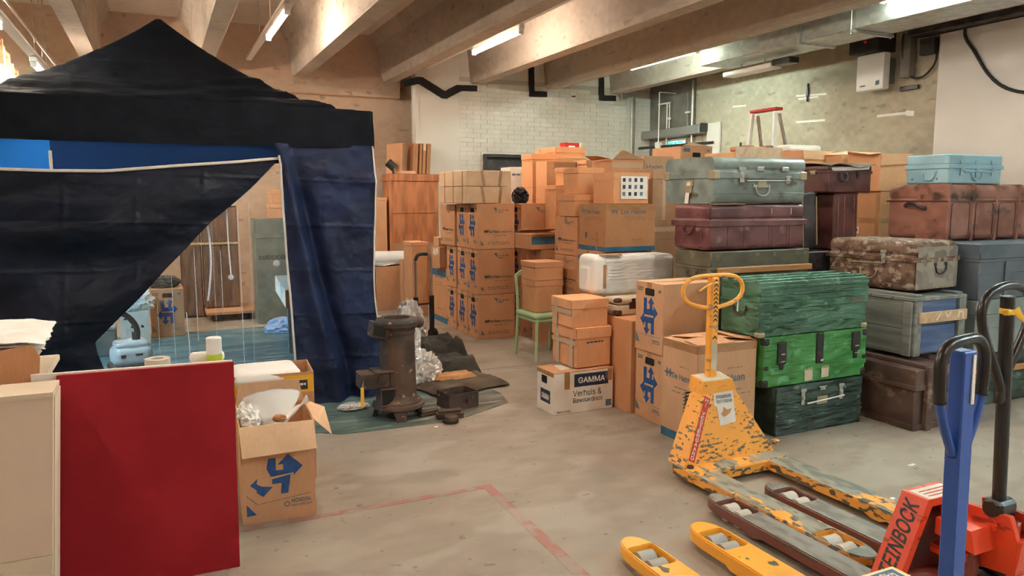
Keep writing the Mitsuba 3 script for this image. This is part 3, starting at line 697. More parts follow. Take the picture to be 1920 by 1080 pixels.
# boxes between the stacks and the chair
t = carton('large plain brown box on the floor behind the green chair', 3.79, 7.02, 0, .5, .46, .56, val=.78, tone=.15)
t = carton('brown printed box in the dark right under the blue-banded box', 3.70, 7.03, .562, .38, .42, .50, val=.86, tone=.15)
t.add('print', cat([put_on(dashes(2, .30, .05, 21), 'F', .38, .42, .03, .36, .0004), put_on(rect(.06, .05), 'F', .38, .42, .30, .33, .0004)]), 'faint_ink', kind='stuff')
t = carton('brown box with a wide blue band and a raised flap, left of the tall column', 3.56, 7.06, 1.066, .44, .40, .165, val=.82, tone=.12, top='plain')
t.add('blue_band', put_on(rect(.425, .082), 'F', .44, .42, .008, .055, .0005), 'teal_tape')
t.add('flap', [hull([(a, b, c + e) for e in (0, .005) for a, b, c in ((0, 0, .166), (.44, 0, .166), (.44, -.10, .185), (.02, -.12, .178))]), hull([(a, b, c + e) for e in (0, .005) for a, b, c in ((0, .42, .167), (.44, .42, .167), (.44, .2, .21), (.0, .2, .205))])], 'cardboard', uv=(.5, 1.0))
carton('lower tan box standing on the seat of the green chair', 3.352, 6.55, .476, .31, .30, .318, tone=.2, val=.93, top='lid', lid=.06)
carton('upper tan box with a tab lid, on the box on the green chair', 3.345, 6.54, .7955, .315, .31, .185, tone=.22, val=.97, top='lid', lid=.055)

# column at the aisle right of the chair
carton('brown box at the bottom of the aisle column, half hidden by the two tan boxes', 3.748, 6.41, 0, .46, .47, .638, val=.86, marks=[(marks_text, 'L')])
for i, (z, h) in enumerate(((.641, .392), (1.036, .390))):
    carton(('brown printed box in the middle of the aisle column beside the bubble wrapped bundle', 'brown printed box on top of the aisle column, left of the large taped box')[i], 3.748, 6.415, z, .46, .465, h, val=.95, marks=[(marks_text, 'L')], group='boxes of the aisle column')
carton('small tan lidded box on the aisle column, left of the large taped box', 3.735, 6.45, 1.430, .36, .33, .222, tone=.18, val=1.05, top='lid', lid=.07)
carton('tan box with two raised lid edges behind the small lidded box', 3.80, 6.50, 1.655, .30, .30, .262, tone=.16, val=1.02, top='lid', lid=.06)
carton('brown box on the floor under the large taped box', 3.72, 5.93, 0, .54, .45, .60, val=.8)
carton('brown box directly under the large taped box, behind the bubble wrap', 3.71, 5.92, .603, .54, .46, .508, val=.88, marks=[(marks_big, 'L')])
t = carton('large taped brown box with a blue band, above the bubble wrapped bundle', 3.752, 5.90, 1.114, .556, .49, .442, tone=.12, val=.72, marks=[(marks_big, 'F'), (marks_big, 'L')])
t.add('tape', [put_on(rect(.548, .055), 'F', .556, .49, .004, .385, .001), put_on(rect(.485, .05), 'L', .556, .49, .002, .39, .001), put_on(rect(.022, .18), 'L', .556, .49, .32, .0, .0014)], 'packing_tape')
t.add('print', put_on(rect(.04, .05), 'L', .556, .49, .12, .12, .0006), 'slate_ink')
# box with contact sheet, open box, box with half a name
t = carton('tan box with a white sheet of small pictures on its front', 3.90, 6.0, 1.559, .395, .37, .297, tone=.2, val=1.03, top='plain')
l = t.add('flap', hull([(a, b, c) for a in (-.004, .40) for b, c in ((-.006, .297), (-.006, .235), (-.002, .297), (-.002, .235))]), 'cardboard', uv=(.22, 1.06))
t.add('flap', hull([(b, a, c) for a in (.0, .37) for b, c in ((-.006, .297), (-.006, .225), (-.002, .297), (-.002, .225))]), 'cardboard', uv=(.2, 1.05))
s_ = t.add('photo_sheet', put_on(rect(.30, .215), 'F', .395, .37, .075, .045, .007), 'paper', label='white sheet with small printed pictures')
for i in range(4):
    for j in range(3):
        t.add('picture', put_on(rect(.032, .036), 'F', .395, .37, .092 + i * .066, .075 + j * .066, .0082), ('grey_ink', 'black_ink', 'navy_ink')[(i + j) % 3], under=s_)
t = carton('open brown box with a peaked flap behind the box with the picture sheet', 4.46, 6.92, 0, .42, .40, 2.03, tone=.2, val=.95, top='plain')
t.add('flap', hull([(a, b, c + e) for e in (0, .006) for a, b, c in ((.02, -.01, 2.03), (.42, -.01, 2.03), (.23, .12, 2.135), (.22, .16, 2.13))]), 'cardboard', uv=(.05, .5))
t.add('flap', hull([(a, b, c + e) for e in (0, .006) for a, b, c in ((-.01, 0, 2.03), (-.01, .40, 2.03), (-.15, .05, 2.06), (-.12, .36, 2.075))]), 'cardboard', uv=(.2, .8))
t.add('tape', [put_on(rect(.40, .06), 'F', .42, .40, .01, 1.94, .001), put_on(rect(.30, .05), 'F', .42, .40, .08, 1.84, .001)], 'clear_tape')
t = carton('pale grey box printed with half a name, behind the grey-green suitcase', 4.93, 6.98, 0, .40, .35, 2.08, tone=.75, val=.72, top='plain')
t.add('lettering', put_on(text('Haan', .065, width=.22), 'F', .40, .35, .03, 1.925, .0006), 'slate_ink', kind='stuff')
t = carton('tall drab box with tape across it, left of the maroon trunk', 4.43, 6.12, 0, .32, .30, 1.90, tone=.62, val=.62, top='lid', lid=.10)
t.add('tape', [put_on(rect(.32, .045), 'F', .32, .30, 0, 1.28, .0012), put_on(rect(.04, .5), 'F', .32, .30, .12, 1.40, .001)], 'clear_tape')
t.add('edge_line', [put_on(rect(.318, .004), 'F', .32, .30, 0, v, .001) for v in (1.20, 1.34, 1.42, 1.52)], 'faint_ink')
t = carton('cream moving box with a dark hand hole, topmost behind the grey-green suitcase', 5.757, 7.40, 1.60, .485, .58, .635, tone=.55, val=.98, top='plain')
t.add('hand_hole', put_on(prism(sbox(-.045, -.014, .045, .014).buffer(.014), .0016), 'F', .485, .58, .24, .535, .0003), 'black_hole')
t.add('print', [put_on(rect(.10, .045), 'F', .485, .58, .04, .57, .0005), put_on(rect(.04, .02), 'F', .485, .58, .40, .58, .0005)], 'grey_ink')
t.add('flap', hull([(a, b, c + e) for e in (0, .006) for a, b, c in ((.02, 0, .637), (.485, 0, .637), (.24, .12, .69), (.26, .16, .69))]), 'cardboard', uv=(.1, .5))
carton('plain box under the cream moving box behind the grey-green suitcase', 5.757, 7.40, 0, .485, .58, 1.597, tone=.3, val=.9, top='plain')

# the orange-lit group at the back
t = carton('tall narrow lidded tan box, leftmost of the group at the white wall', 4.278, 8.45, .0, .361, .31, 2.164, tone=.12, val=1.15, top='lid', lid=.07)
t.add('edge_line', [put_on(rect(.29, .004), 'L', .35, .30, .004, v, .001) for v in (1.58, 1.74)] + [put_on(rect(.345, .004), 'F', .35, .30, .002, v, .001) for v in (1.58, 1.74)], 'faint_ink')
t = carton('wide flat lidded box on top of the group at the white wall', 4.793, 8.8, 2.146, .45, .57, .139, tone=.14, val=1.1, top='lid', lid=.075)
t.add('tape', [put_on(rect(.03, .06), 'L', .45, .57, u, .078, .007) for u in (.14, .40)], 'packing_tape')
t = Thing('small_carton', 'small red and white carton lying on the topmost flat box', 'box', at(5.02, 8.95, 2.2865))
t.add('body', cb(0, 0, 0, .26, .14, .07, .003), 'red_paint'); t.add('end', bx(.225, -.001, .001, .2615, .1415, .0705), 'white_card'); t.add('panel', bx(.06, -.0012, .0, .16, 0, .03), 'white_card')
carton('plain tan box carrying the flat lidded box at the white wall', 4.759, 8.7, 0, .46, .62, 2.1435, tone=.15, val=1.08, top='plain')
t = carton('tan box with two dark taped gaps, in front of the flat lidded box', 4.295, 8.10, .0, .433, .29, 2.063, tone=.16, val=1.12, top='plain')
t.add('tape', [put_on(rect(.31, .012), 'F', .42, .28, .09, 1.965, .001)], 'packing_tape'); t.add('panel', put_on(rect(.30, .06), 'F', .42, .28, .10, 1.985, .002), 'cardboard', uv=(.1, .72)); t.add('opening', put_on(rect(.012, .11), 'F', .42, .28, .405, 1.93, .001), 'black_hole')
carton('tan box with a tab lid, in front of the taped tan box', 4.225, 7.50, 1.760, .40, .25, .198, tone=.16, val=1.1, top='lid', lid=.05)
carton('tall tan box with a tab lid, under the smaller tab-lid box at the back', 4.09, 7.49, 0, .50, .265, 1.757, tone=.14, val=1.12, top='lid', lid=.05)
carton('light tan box with a black gap, between the taped box and the open box', 4.80, 8.0, 0, .30, .31, 2.078, tone=.3, val=1.05, top='lid', lid=.055)
t = carton('white printed box behind the strapped cream packages', 4.235, 9.02, .0, .20, .30, 2.018, tone=1, top='plain', mat='white_card')
t.add('print', put_on(dashes(2, .14, .022, 33), 'F', .20, .30, .03, 1.91, .0006), 'grey_ink', kind='stuff')
solo('crumpled_bag', 'dark crumpled bag wedged between the cream packages and the tall tan box', 'bag', crumple((3.87, 7.96, 1.63), (.06, .10, .075), 3, .75, 4, 3.4, 1.551), 'dark_leather', 30)

# right of the tent: crate, boards, tall box, roll and boxes
t = Thing('plywood_crate', 'tall reddish plywood crate against the back wall', 'crate', at(3.10, 10.78, 0))
t.add('panel', [cb(0, 0, .0, .76, .36, 1.38, .004), cb(0, 0, 1.384, .76, .36, 1.86, .004)], 'plywood')
t.add('batten', [cb(-.012, -.018, 1.86, .772, .372, 1.965, .004), cb(-.015, -.018, .0, .03, .0, 1.86, .003), cb(.02, -.006, .0, .76, .0, .95, .003)], 'plywood')
t.add('base_panel', cb(-.01, -.014, .72, .775, -.006, .94, .002), 'cardboard', uv=(.6, .62))
for i, (x, wd, dd, rz, lab, cl) in enumerate(((3.305, .055, .36, 24, 'broad brown board leaning on the plywood crate, leftmost of the row', .1), (3.475, .075, .30, 0, 'thick brown board, second in the row on the plywood crate', .05),
        (3.575, .038, .30, 0, 'thin brown board, third in the row on the plywood crate', .15), (3.625, .048, .30, 0, 'brown board fourth in the row, with a pale top corner', .05), (3.69, .058, .30, 0, 'rightmost brown board on the plywood crate', .08))):
    t = Thing('flat_pack', lab, 'board', at(x, 10.83, 1.967, rz, (3.0, (0, 1, 0))), 'boards standing on the plywood crate')
    t.add('panel', cb(0, 0, 0.005, wd, dd, .455, .003), 'cardboard', uv=(cl + .25 * (i == 0), 1.15 if i == 0 else .72))
    t.add('edge_strip', bx(.004, -.0015, .01, wd - .004, 0, .45), 'cardboard', uv=(cl, .55 if i == 0 else .62))
    if i == 3: t.add('corner', bx(.0, -.003, .35, wd, -.0015, .452), 'cardboard', uv=(.9, 1))
t = Thing('spotlight', 'small black lamp head on the plywood crate left of the boards', 'lamp', at(3.16, 10.90, 1.967))
t.add('head', cyl((-.045, 0, .17), (.05, -.01, .09), .062, 18), 'black_rubber'); t.add('stem', cyl((.04, 0, 0), (.02, 0, .1), .018), 'black_metal')
solo('cardboard_sheet', 'pale cardboard strip lying at the foot of the leaning boards', 'cardboard', cb(3.27, 10.765, 1.9665, 3.50, 10.822, 2.01, .003), 'cardboard', uv=(.6, 1.1))
carton('tall brown box between the tent and the plywood crate', 2.62, 10.74, 0, .42, .33, 1.62, tone=.22, val=.92, top='lid', lid=.05)
carton('brown box under the white foam roll, beside the tent', 2.62, 10.42, 0, .62, .30, .632, tone=.05, val=.85)
t = Thing('foam_roll', 'long white foam roll on the brown box beside the tent', 'roll', at(2.55, 10.56, .748))
t.add('roll', cyl((0, 0, .005), (.79, -.08, .0), .098, 24), 'white_foam', 30); t.add('loose_sheet', sheet(lambda u, v: (u * .62, -.13 + .24 * v, -.098 + .012 * np.sin(u * 9 + v * 4) + .006), 24, 8, .004), 'white_foam', True)
t = carton('narrow brown box with a dark foot band, right of the foam roll box', 3.10, 10.18, 0, .16, .16, .74, tone=.2, val=.9, top='plain')
t.add('blue_band', [put_on(rect(.156, .07), f, .16, .16, .002, .004, .0006) for f in 'FL'], 'teal_tape')
carton('tall brown box with a folded top behind the hand truck', 3.06, 9.62, 0, .21, .38, 1.02, tone=.2, val=.9, top='lid', lid=.05)
t = carton('big brown box lying along the aisle with blue bands, behind the hand truck', 3.285, 8.88, 0, .50, .68, .722, tone=.25, val=.95, top='plain', marks=[(marks_big, 'L')])
t.add('blue_band', put_on(rect(.60, .085), 'L', .50, .68, .05, .60, .0008), 'teal_tape')
t = carton('small brown box with white tape scraps on the big box behind the hand truck', 3.20, 8.92, .7235, .26, .32, .27, tone=.3, val=.85, top='plain')
t.add('tape', [put_on(hull([(a, b, e) for e in (0, .002) for a, b in ((.02, .17), (.12, .15), (.14, .24), (.05, .25))]), 'L', .26, .32, .05, 0, .001), put_on(hull([(a, b, e) for e in (0, .002) for a, b in ((0, .16), (.08, .2), (.07, .26), (.0, .25))]), 'L', .26, .32, .2, 0, .001)], 'white_ink')
carton('small pale box between the plywood crate and the third column', 3.22, 9.0, .9955, .16, .20, .115, tone=.55, val=1.0, top='plain')

# boxes behind the right-hand trunks
t = carton('tan box with a lifted lid flap, uppermost behind the small brown case', 6.248, 5.0, 1.678, .437, .38, .36, tone=.3, val=.95, top='plain')
t.add('flap', [hull([(a, b, c) for b in (-.008, -.003) for a, c in ((0, .36), (.437, .36), (.43, .27), (.0, .24))]), hull([(a, b, c + e) for e in (0, .005) for a, b, c in ((0, 0, .36), (0, .38, .36), (-.10, .30, .385), (-.08, .06, .345))])], 'cardboard', uv=(.5, 1.05))
t = carton('tall tan box with tape and a small white label, left of the red-brown trunk', 6.281, 5.0, 0, .449, .36, 1.676, tone=.26, val=.82, top='plain')
t.add('tape', [put_on(rect(.36, .05), 'L', .449, .36, 0, 1.37, .001), put_on(rect(.449, .05), 'F', .449, .36, 0, 1.37, .001), put_on(rect(.04, .45), 'L', .449, .36, .31, 1.2, .0016)], 'packing_tape')
lb = t.add('label_plate', put_on(rect(.07, .065), 'L', .449, .36, .06, 1.265, .001), 'white_ink'); t.add('mark', put_on(rect(.035, .03), 'L', .449, .36, .08, 1.283, .002), 'black_ink', under=lb)
t = carton('orange-lit tan box with a hanging flap, below the white foam block', 5.88, 5.62, 0, .38, .40, 2.09, tone=.3, val=1.0, top='plain')
t.add('flap', hull([(a, b, c) for b in (-.008, -.003) for a, c in ((0, 2.09), (.42, 2.09), (.40, 2.0), (.02, 2.0))]), 'cardboard', uv=(.65, 1.1))
t = carton('open tan box with a pale raised flap behind the small brown case', 6.20, 5.41, 0, .42, .20, 2.04, tone=.3, val=1.0, top='plain')
t.add('flap', [hull([(a, b, c + e) for e in (0, .006) for a, b, c in ((-.02, .0, 2.04), (.30, .0, 2.06), (.28, .19, 2.09), (-.02, .2, 2.045))])], 'cardboard', uv=(.8, 1.15))
t = Thing('wrapped_crate', 'pinkish wrapped crate with bubble-covered bricks on top, under the stepladder', 'crate', at(5.08, 5.7, 0))
t.add('body', cb(0, 0, 0, .60, .45, 2.06, .01), 'cardboard', uv=(.55, 1.1))
for i in range(7):
    t.add('stone', rb(.02 + i * .083, .0, 2.063, .02 + i * .083 + .07, .10, 2.063 + .045 + .012 * (i % 3), .015, 8), 'red_leather' if i % 2 else 'orange_batten')
t.add('wrap', sheet(lambda u, v: (.60 * u, -.012 - .006 * np.sin(u * 40) * np.sin(v * 9), 1.96 + .15 * v), 40, 10, .002), 'clear_tape', True)
solo('foam_block', 'white foam block on the tan box right of the stepladder', 'foam', rb(5.88, 5.78, 2.092, 6.33, 6.0, 2.16, .03), 'white_foam')

# two boxes and the big box in front
for i in range(2):
    carton(('lower brown moving box with a blue emblem, beside the white box with black lettering', 'upper brown moving box with a blue emblem, right of the bubble wrapped bundle')[i], 3.150 + .012 * (i == 0), 4.195, i * .512, .50, .335, (.5095, .503)[i], tone=.58, val=.98, marks=[(marks_logo, 'L')], group='emblem boxes behind the biggest box')
t = carton('biggest brown box in front, behind the yellow pallet truck handle', 3.067, 3.714, 0, .495, .365, .676, tone=.66, val=.95, top='plain', marks=[(lambda *a: marks_big(*a, band=None, letter=.068, web=False, v=.62), 'F'), (lambda *a: marks_big(*a, band=(.0, .085), letter=.055, web=False, v=.62), 'L')])
t.add('tape', [put_on(rect(.493, .052), 'F', .495, .365, .001, .622, .0012), put_on(rect(.363, .052), 'L', .495, .365, .001, .622, .0012), bx(.12, -.001, .6755, .17, .37, .6785)], 'packing_tape')
t.add('flap', [hull([(a, b, c + e) for e in (0, .005) for a, b, c in ((0.0, 0, .677), (.30, .0, .677), (.28, .17, .70), (.02, .17, .685))]), hull([(a, b, c + e) for e in (0, .005) for a, b, c in ((.495, .365, .677), (.05, .365, .677), (.10, .19, .695), (.47, .03, .69))]),
               hull([(a, b, c + e) for e in (0, .005) for a, b, c in ((.495, 0, .677), (.495, .36, .677), (.33, .28, .712), (.34, .04, .70))])], 'cardboard', uv=(.45, 1.1))
t.add('opening', bx(.2, .16, .676, .40, .22, .6768), 'black_hole')
carton('tall brown box behind the two emblem boxes, under the small white suitcase', 3.135, 4.555, 0, .36, .44, .706, tone=.1, val=.88, top='plain')
t = Thing('suitcase', 'small cream suitcase with brown corners squeezed under the bubble wrap', 'suitcase', at(3.16, 4.80, .7075))
t.add('body', rb(0, 0, 0, .42, .19, .085, .02), 'vellum'); t.add('lid', rb(-.003, -.003, .088, .423, .193, .134, .02), 'vellum')
t.add('corner', [rb(-.006, -.006, .0, .06, .05, .05, .02), rb(-.006, -.006, .095, .06, .05, .137, .02)], 'brown_leather'); t.add('latch', put_on(cat([rect(.07, .05, .006), frame(rect(.03, .06, .008), (.02, .02, 0), (1, 0, 0), (0, 1, 0))]), 'F', .42, .19, .12, .05, 0), 'brown_leather')
# bubble wrapped bundle
t = Thing('bubble_wrap_bundle', 'long bundle wrapped in white bubble wrap and foam, above the small suitcase', 'bundle', at(3.065, 4.985, .8425))
t.add('wrap', rb(.05, 0, 0, .80, .27, .315, .05, 16), 'bubble_wrap', 40); t.add('end_wrap', rb(0, -.006, .012, .14, .262, .325, .05, 16), 'white_foam', 40); t.add('fold', rb(-.02, .05, .03, .08, .20, .24, .03, 12), 'white_foam', 40)
t.add('tape', [bx(.085, -.0085, .06, .112, -.004, .25), bx(.07, -.004, .318, .26, .035, .328)], 'packing_tape', label='brown tape')
# two tan boxes on the white box
t = carton('white moving box with black lettering, under the two tan boxes', 2.590, 4.753, 0, .52, .27, .318, top='plain', mat='white_card')
for f, w0 in (('F', .52), ('L', .27)):
    k = w0 / .52
    pl = t.add('name_plate', put_on(rect(.30 * k, .098), f, .52, .27, .115 * k + .06 * (f == 'F'), (.20 if f == 'F' else .075), .0005), 'navy_ink', label='dark blue name plate')
    t.add('lettering', put_on(text('GAMMA', .042, True, width=.235 * k), f, .52, .27, .15 * k + .06 * (f == 'F'), (.228 if f == 'F' else .10), .0012), 'white_ink', under=pl, kind='stuff')
t.add('lettering', cat([put_on(text('Verhuis &', .046, width=.25), 'F', .52, .27, .165, .128, .0005), put_on(text('Bewaardoos', .036, width=.26), 'F', .52, .27, .165, .078, .0005), put_on(text('MAX. 10 KG.', .014, True, width=.115), 'F', .52, .27, .03, .014, .0005)]), 'black_ink', kind='stuff')
t.add('print', [put_on(rect(.05, .05), 'F', .52, .27, .455, .025, .0005), put_on(rect(.05, .05), 'F', .52, .27, .45, .24, .0005)], 'grey_ink')
t.add('tape', [put_on(rect(.045, .13), 'F', .52, .27, .09, .19, .001), put_on(rect(.04, .09), 'F', .52, .27, .47, .225, .001), put_on(rect(.27, .028), 'L', .52, .27, 0, .29, .001)], 'packing_tape')
t.add('flap', [hull([(a, b, c + e) for e in (0, .005) for a, b, c in ((0, 0, .318), (.52, 0, .318), (.49, .06, .326), (.03, .06, .322))]), hull([(a, b, c + e) for e in (0, .005) for a, b, c in ((0, 0, .318), (0, .27, .318), (.10, .22, .335), (.08, .04, .328))])], 'cardboard', uv=(.3, .95))
t.add('hand_hole', put_on(prism(sbox(-.03, -.015, .03, .015).buffer(.014), .0014), 'L', .52, .27, .12, .25, .0002), 'black_hole')
t = carton('lower tan box of the pair on the white lettered box', 2.795, 4.775, .3365, .31, .345, .305, rz=3, tone=.16, val=1.12, top='lid', lid=.085)
t.add('tape', [put_on(rect(.05, .30), 'L', .31, .345, .06, 0, .008), put_on(rect(.345, .035), 'L', .31, .345, 0, .17, .008), put_on(rect(.045, .30), 'L', .31, .345, .26, 0, .0085)], 'clear_tape'); t.add('print', put_on(dashes(4, .15, .010, 44), 'F', .31, .345, .09, .185, .0006), 'black_ink', kind='stuff')
t = carton('upper tan box of the pair on the white lettered box, with a tab lid', 2.765, 4.80, .643, .315, .31, .212, tone=.16, val=1.14, top='lid', lid=.072)
t.add('tape', [put_on(rect(.05, .2), 'L', .315, .31, .05, 0, .008), put_on(rect(.31, .035), 'L', .315, .31, 0, .10, .008)], 'clear_tape')
# ------------------------------------------------------------------ trunks and cases
def handle_bar(face, w, d, u, v, wd=.12, drop=.05, r=.006, mat='black_metal', out=.012):
    """a drop handle with two lugs"""
    O, U, V = [np.asarray(a, float) for a in on_face(face, w, d)]
    N = np.cross(U, V)
    P = lambda a, b, n: O + U * (u + a) + V * (v + b) + N * n
    bar = tube(spline([P(-wd / 2, 0, .004), P(-wd / 2, -drop * .6, out), P(-wd / 2 * .8, -drop, out), P(wd / 2 * .8, -drop, out), P(wd / 2, -drop * .6, out), P(wd / 2, 0, .004)], 20), r, 8)
    return [bar, put_on(bx(-.02, -.01, 0, .02, .012, .006), face, w, d, u - wd / 2, v), put_on(bx(-.02, -.01, 0, .02, .012, .006), face, w, d, u + wd / 2, v)]

def trunk(name, label, category, x, y, z, w, d, h, mat, rz=0, lid=.33, r=.012, style='rb', lip=.005, band=.028, band_mat=None, group=None, tilt=None):
    t = Thing(name, label, category, at(x, y, z, rz, tilt), group)
    zl = h * (1 - lid)
    mk = (lambda *a: rb(*a, r=r)) if style == 'rb' else (lambda *a: rbx(*a, r=r, axis=style)) if style in 'xy' else (lambda *a: cb(*a, c=r))
    t.add('body', mk(0, 0, 0, w, d, zl + (r if r < zl * .4 else 0)), mat, 38)
    l = t.add('lid', mk(-.002, -.002, zl - .0, w + .002, d + .002, h), mat, 38)
    if band:
        t.add('rim', cb(-lip, -lip, zl - band, w + lip, d + lip, zl + .004, .003), band_mat or mat)
    return t, zl

def latch(t, w, d, face, u, v, wd, ht, mat, name='latch'):
    k = t.add(name, cat([put_on(cb(-wd / 2, 0, 0, wd / 2, ht, .007, .002), face, w, d, u, v, .004), put_on(cb(-wd * .8, ht * .78, 0, wd * .8, ht, .010, .002), face, w, d, u, v, .004)]), mat)
    t.add('knuckle', put_on(rb(-wd * .35, ht * .3, .0, wd * .35, ht * .55, .016, .004, 8), face, w, d, u, v, .004), mat, under=k)

def rivets(w, d, face, pts, r=.006):
    return cat([put_on(trimesh.creation.icosphere(subdivisions=1, radius=r), face, w, d, u, v, .0) for u, v in pts])

# column of green trunks
w, d, h = .82, .40, .345
t, zl = trunk('trunk', 'dark green dented tin trunk at the bottom of the green stack', 'trunk', 3.713, 3.672, 0, w, d, h, 'dark_green', r=.010, lid=.40, band=.0)
for u in (.235, .60): latch(t, w, d, 'F', u, .20, .032, .115, 'light_steel')
latch(t, w, d, 'F', .42, .285, .05, .03, 'light_steel', 'clasp')
t.add('lock_plate', put_on(cb(-.05, 0, 0, .05, .06, .008, .004), 'F', w, d, .42, .185, .003), 'brass')
t.add('locking_bar', put_on(cyl((.27, .208, .018), (.62, .228, .018), .006), 'F', w, d, 0, 0), 'white_metal', label='white locking bar')
t.add('ridge', [hull([(a, b, c) for a in (.0, w) for b, c in ((-.006, zz), (-.006, zz + .008), (.0, zz - .006), (.0, zz + .014))]) for zz in (.135, .105)], 'dark_green')
for i, (z0, a, amp) in enumerate(((.255, .05, .006), (.23, .3, .008), (.17, .1, .007), (.16, .45, .006), (.12, .15, .005))):
    t.add('dent', tube([(a + s * .30, -.001 - .004 * math.sin(s * PI), z0 + amp * math.sin(s * 9 + i)) for s in np.linspace(0, 1, 14)], .007, 6, flat=.6), 'dark_green')

w, d, h = .965, .40, .345
t, zl = trunk('trunk', 'bright green trunk with three black straps in the middle of the green stack', 'trunk', 3.582, 3.672, .352, w, d, h, 'bright_green', r=.008, lid=.62, band=.045)
for u, hh in ((.155, .155), (.855, .135)):
    k = t.add('strap', cat([put_on(rb(-.04, .0, -.006, .04, hh, .014, .012, 10), 'F', w, d, u, .150 if u < .5 else .19), put_on(rb(-.02, -.04, -.004, .02, .06, .010, .006, 8), 'F', w, d, u, .155 if u < .5 else .17)]), 'black_rubber', 30, label='black leather strap')
    t.add('buckle', put_on(cat([bx(-.018, .02, .014, .018, .028, .02), bx(-.018, .07, .014, .018, .078, .02)]), 'F', w, d, u, .15), 'steel', under=k)
k = t.add('strap', cat([put_on(rb(-.034, .0, -.006, .034, .215, .012, .01, 10), 'F', w, d, .505, .128)]), 'black_rubber', 30, label='wide black strap in the middle')
t.add('buckle', put_on(rb(.0, .01, .010, .03, .03, .02, .006, 8), 'F', w, d, .505, .13), 'chrome', under=k)
t.add('corner', [rb(-.006, -.008, a, .05, .04, a + .055, .016, 10) for a in (.0, .285)] + [rb(.0, -.008, .118, .045, .02, .15, .01, 10)] + [rb(w - .045, -.008, a, w + .006, .04, a + .055, .016, 10) for a in (.0, .285)] + [rb(w - .04, -.008, .118, w + .004, .02, .15, .01, 10)], 'black_rubber', label='black corner')
t.add('torn_label', [put_on(hull([(a, b, e) for e in (0, .001) for a, b in ((0, 0), (.075, .004), (.07, .095), (-.005, .085))]), 'F', w, d, .375, .012, .004), put_on(hull([(a, b, e) for e in (0, .001) for a, b in ((0, 0), (.07, .002), (.075, .09), (.0, .085))]), 'F', w, d, .53, .022, .004)], 'vellum', label='torn pale paper label')
t.add('ridge', [hull([(a, b, c) for a in (.0, w) for b, c in ((-.004, zz), (-.004, zz + .006), (.0, zz - .005), (.0, zz + .011))]) for zz in (.255,)], 'bright_green')

w, d, h = 1.0, .37, .365
t, zl = trunk('trunk', 'dark green canvas-covered trunk on top of the green stack', 'trunk', 3.530, 3.672, .7, w, d, h, 'canvas_green', r=.008, lid=.38, band=.045, lip=.007)
t.add('rib', [cb(-.004, yy, h - .004, w + .004, yy + .045, h + .014, .005) for yy in (.03, .15, .27)] + [cb(-.006, -.010, zz, w + .006, .0, zz + .022, .004) for zz in (.318, .272)], 'canvas_green')
t.add('corner', [rb(-.008, -.012, -.002, .05, .04, .035, .010, 8), rb(w - .05, -.012, -.002, w + .008, .04, .035, .010, 8)], 'brass')
t.add('torn_label', put_on(rect(.13, .030), 'F', w, d, .84, zl - .036, .008), 'olive_paint')
for hm in handle_bar('L', w, d, .19, .20, .12, .05): t.add('handle', hm, 'brown_leather')
# stack behind: olive chest, maroon trunk, grey-green suitcase
w, d, h = .99, .42, 1.218
t, zl = trunk('chest', 'dark olive chest with an orange wooden batten, under the maroon trunk', 'chest', 3.69, 4.35, 0, w, d, h, 'olive_paint', r=.008, style='c', lid=.10, band=.02)
t.add('batten', cb(.05, -.028, 1.052, w + .01, -.002, 1.096, .004), 'orange_batten', label='orange wooden batten')
for hm in handle_bar('L', w, d, .20, 1.06, .11, .05): t.add('handle', hm, 'olive_paint')
w, d, h = .96, .425, .342
t, zl = trunk('trunk', 'maroon tin trunk between the grey-green suitcase and the olive chest', 'trunk', 3.668, 4.36, 1.226, w, d, h, 'maroon_paint', r=.035, lid=.36, band=.042, lip=.012)
for hm in handle_bar('L', w, d, .19, .165, .10, .035): t.add('handle', hm, 'brown_leather')
t.add('seam', [put_on(cb(-.005, 0, 0, .005, .16, .004, .001), 'F', w, d, u, .02, .0) for u in (.18, .34, .59, .62, .77, .80)] + [put_on(cb(-.005, 0, 0, .005, .17, .004, .001), 'L', w, d, .355, .02, .0)], 'maroon_paint')
t.add('rivet', rivets(w, d, 'L', [(.10, .02), (.33, .02), (.33, .15), (.30, .26)]), 'brown_leather', kind='stuff')
t.add('scratch', [put_on(bx(0, 0, 0, .006, .05, .001), 'F', w, d, u, .262, .003) for u in (.60, .80)], 'vellum')
w, d, h = .90, .575, .345
t, zl = trunk('suitcase', 'large grey-green suitcase with brass corners on top of the maroon trunk', 'suitcase', 3.70, 4.36, 1.573, w, d, h, 'grey_green_case', r=.05, style='x', lid=.33, band=.045, lip=.010)
t.add('corner', [cb(-.014, -.014, zl - .052, .05, .05, zl + .012, .006), cb(w - .05, -.014, zl - .052, w + .014, .05, zl + .012, .006), cb(-.014, d - .05, zl - .052, .05, d + .014, zl + .012, .006)], 'brass', label='brass corner')
latch(t, w, d, 'F', .26, zl - .075, .042, .115, 'light_steel'); latch(t, w, d, 'F', .72, zl - .08, .036, .06, 'light_steel')
t.add('clasp', [put_on(cb(-.035, 0, 0, .035, .035, .014, .008), 'F', w, d, u, zl + .012, .0) for u in (.44, .69)], 'light_steel')
t.add('lock_plate', put_on(cb(-.045, 0, 0, .045, .055, .009, .004), 'F', w, d, .46, zl - .115, .002), 'brass')
for hm in handle_bar('F', w, d, .46, zl - .10, .13, .055, .006, out=.018): t.add('handle', hm, 'light_steel')
t.add('locking_bar', put_on(cyl((.30, zl - .062, .014), (.74, zl - .058, .014), .006), 'F', w, d, 0, 0), 'light_steel')
t.add('end_latch', put_on(cat([cb(-.05, -.02, 0, .05, .025, .012, .005), rb(-.035, -.075, .0, .035, -.01, .014, .012, 8)]), 'L', w, d, .30, zl - .08, .002), 'brass')
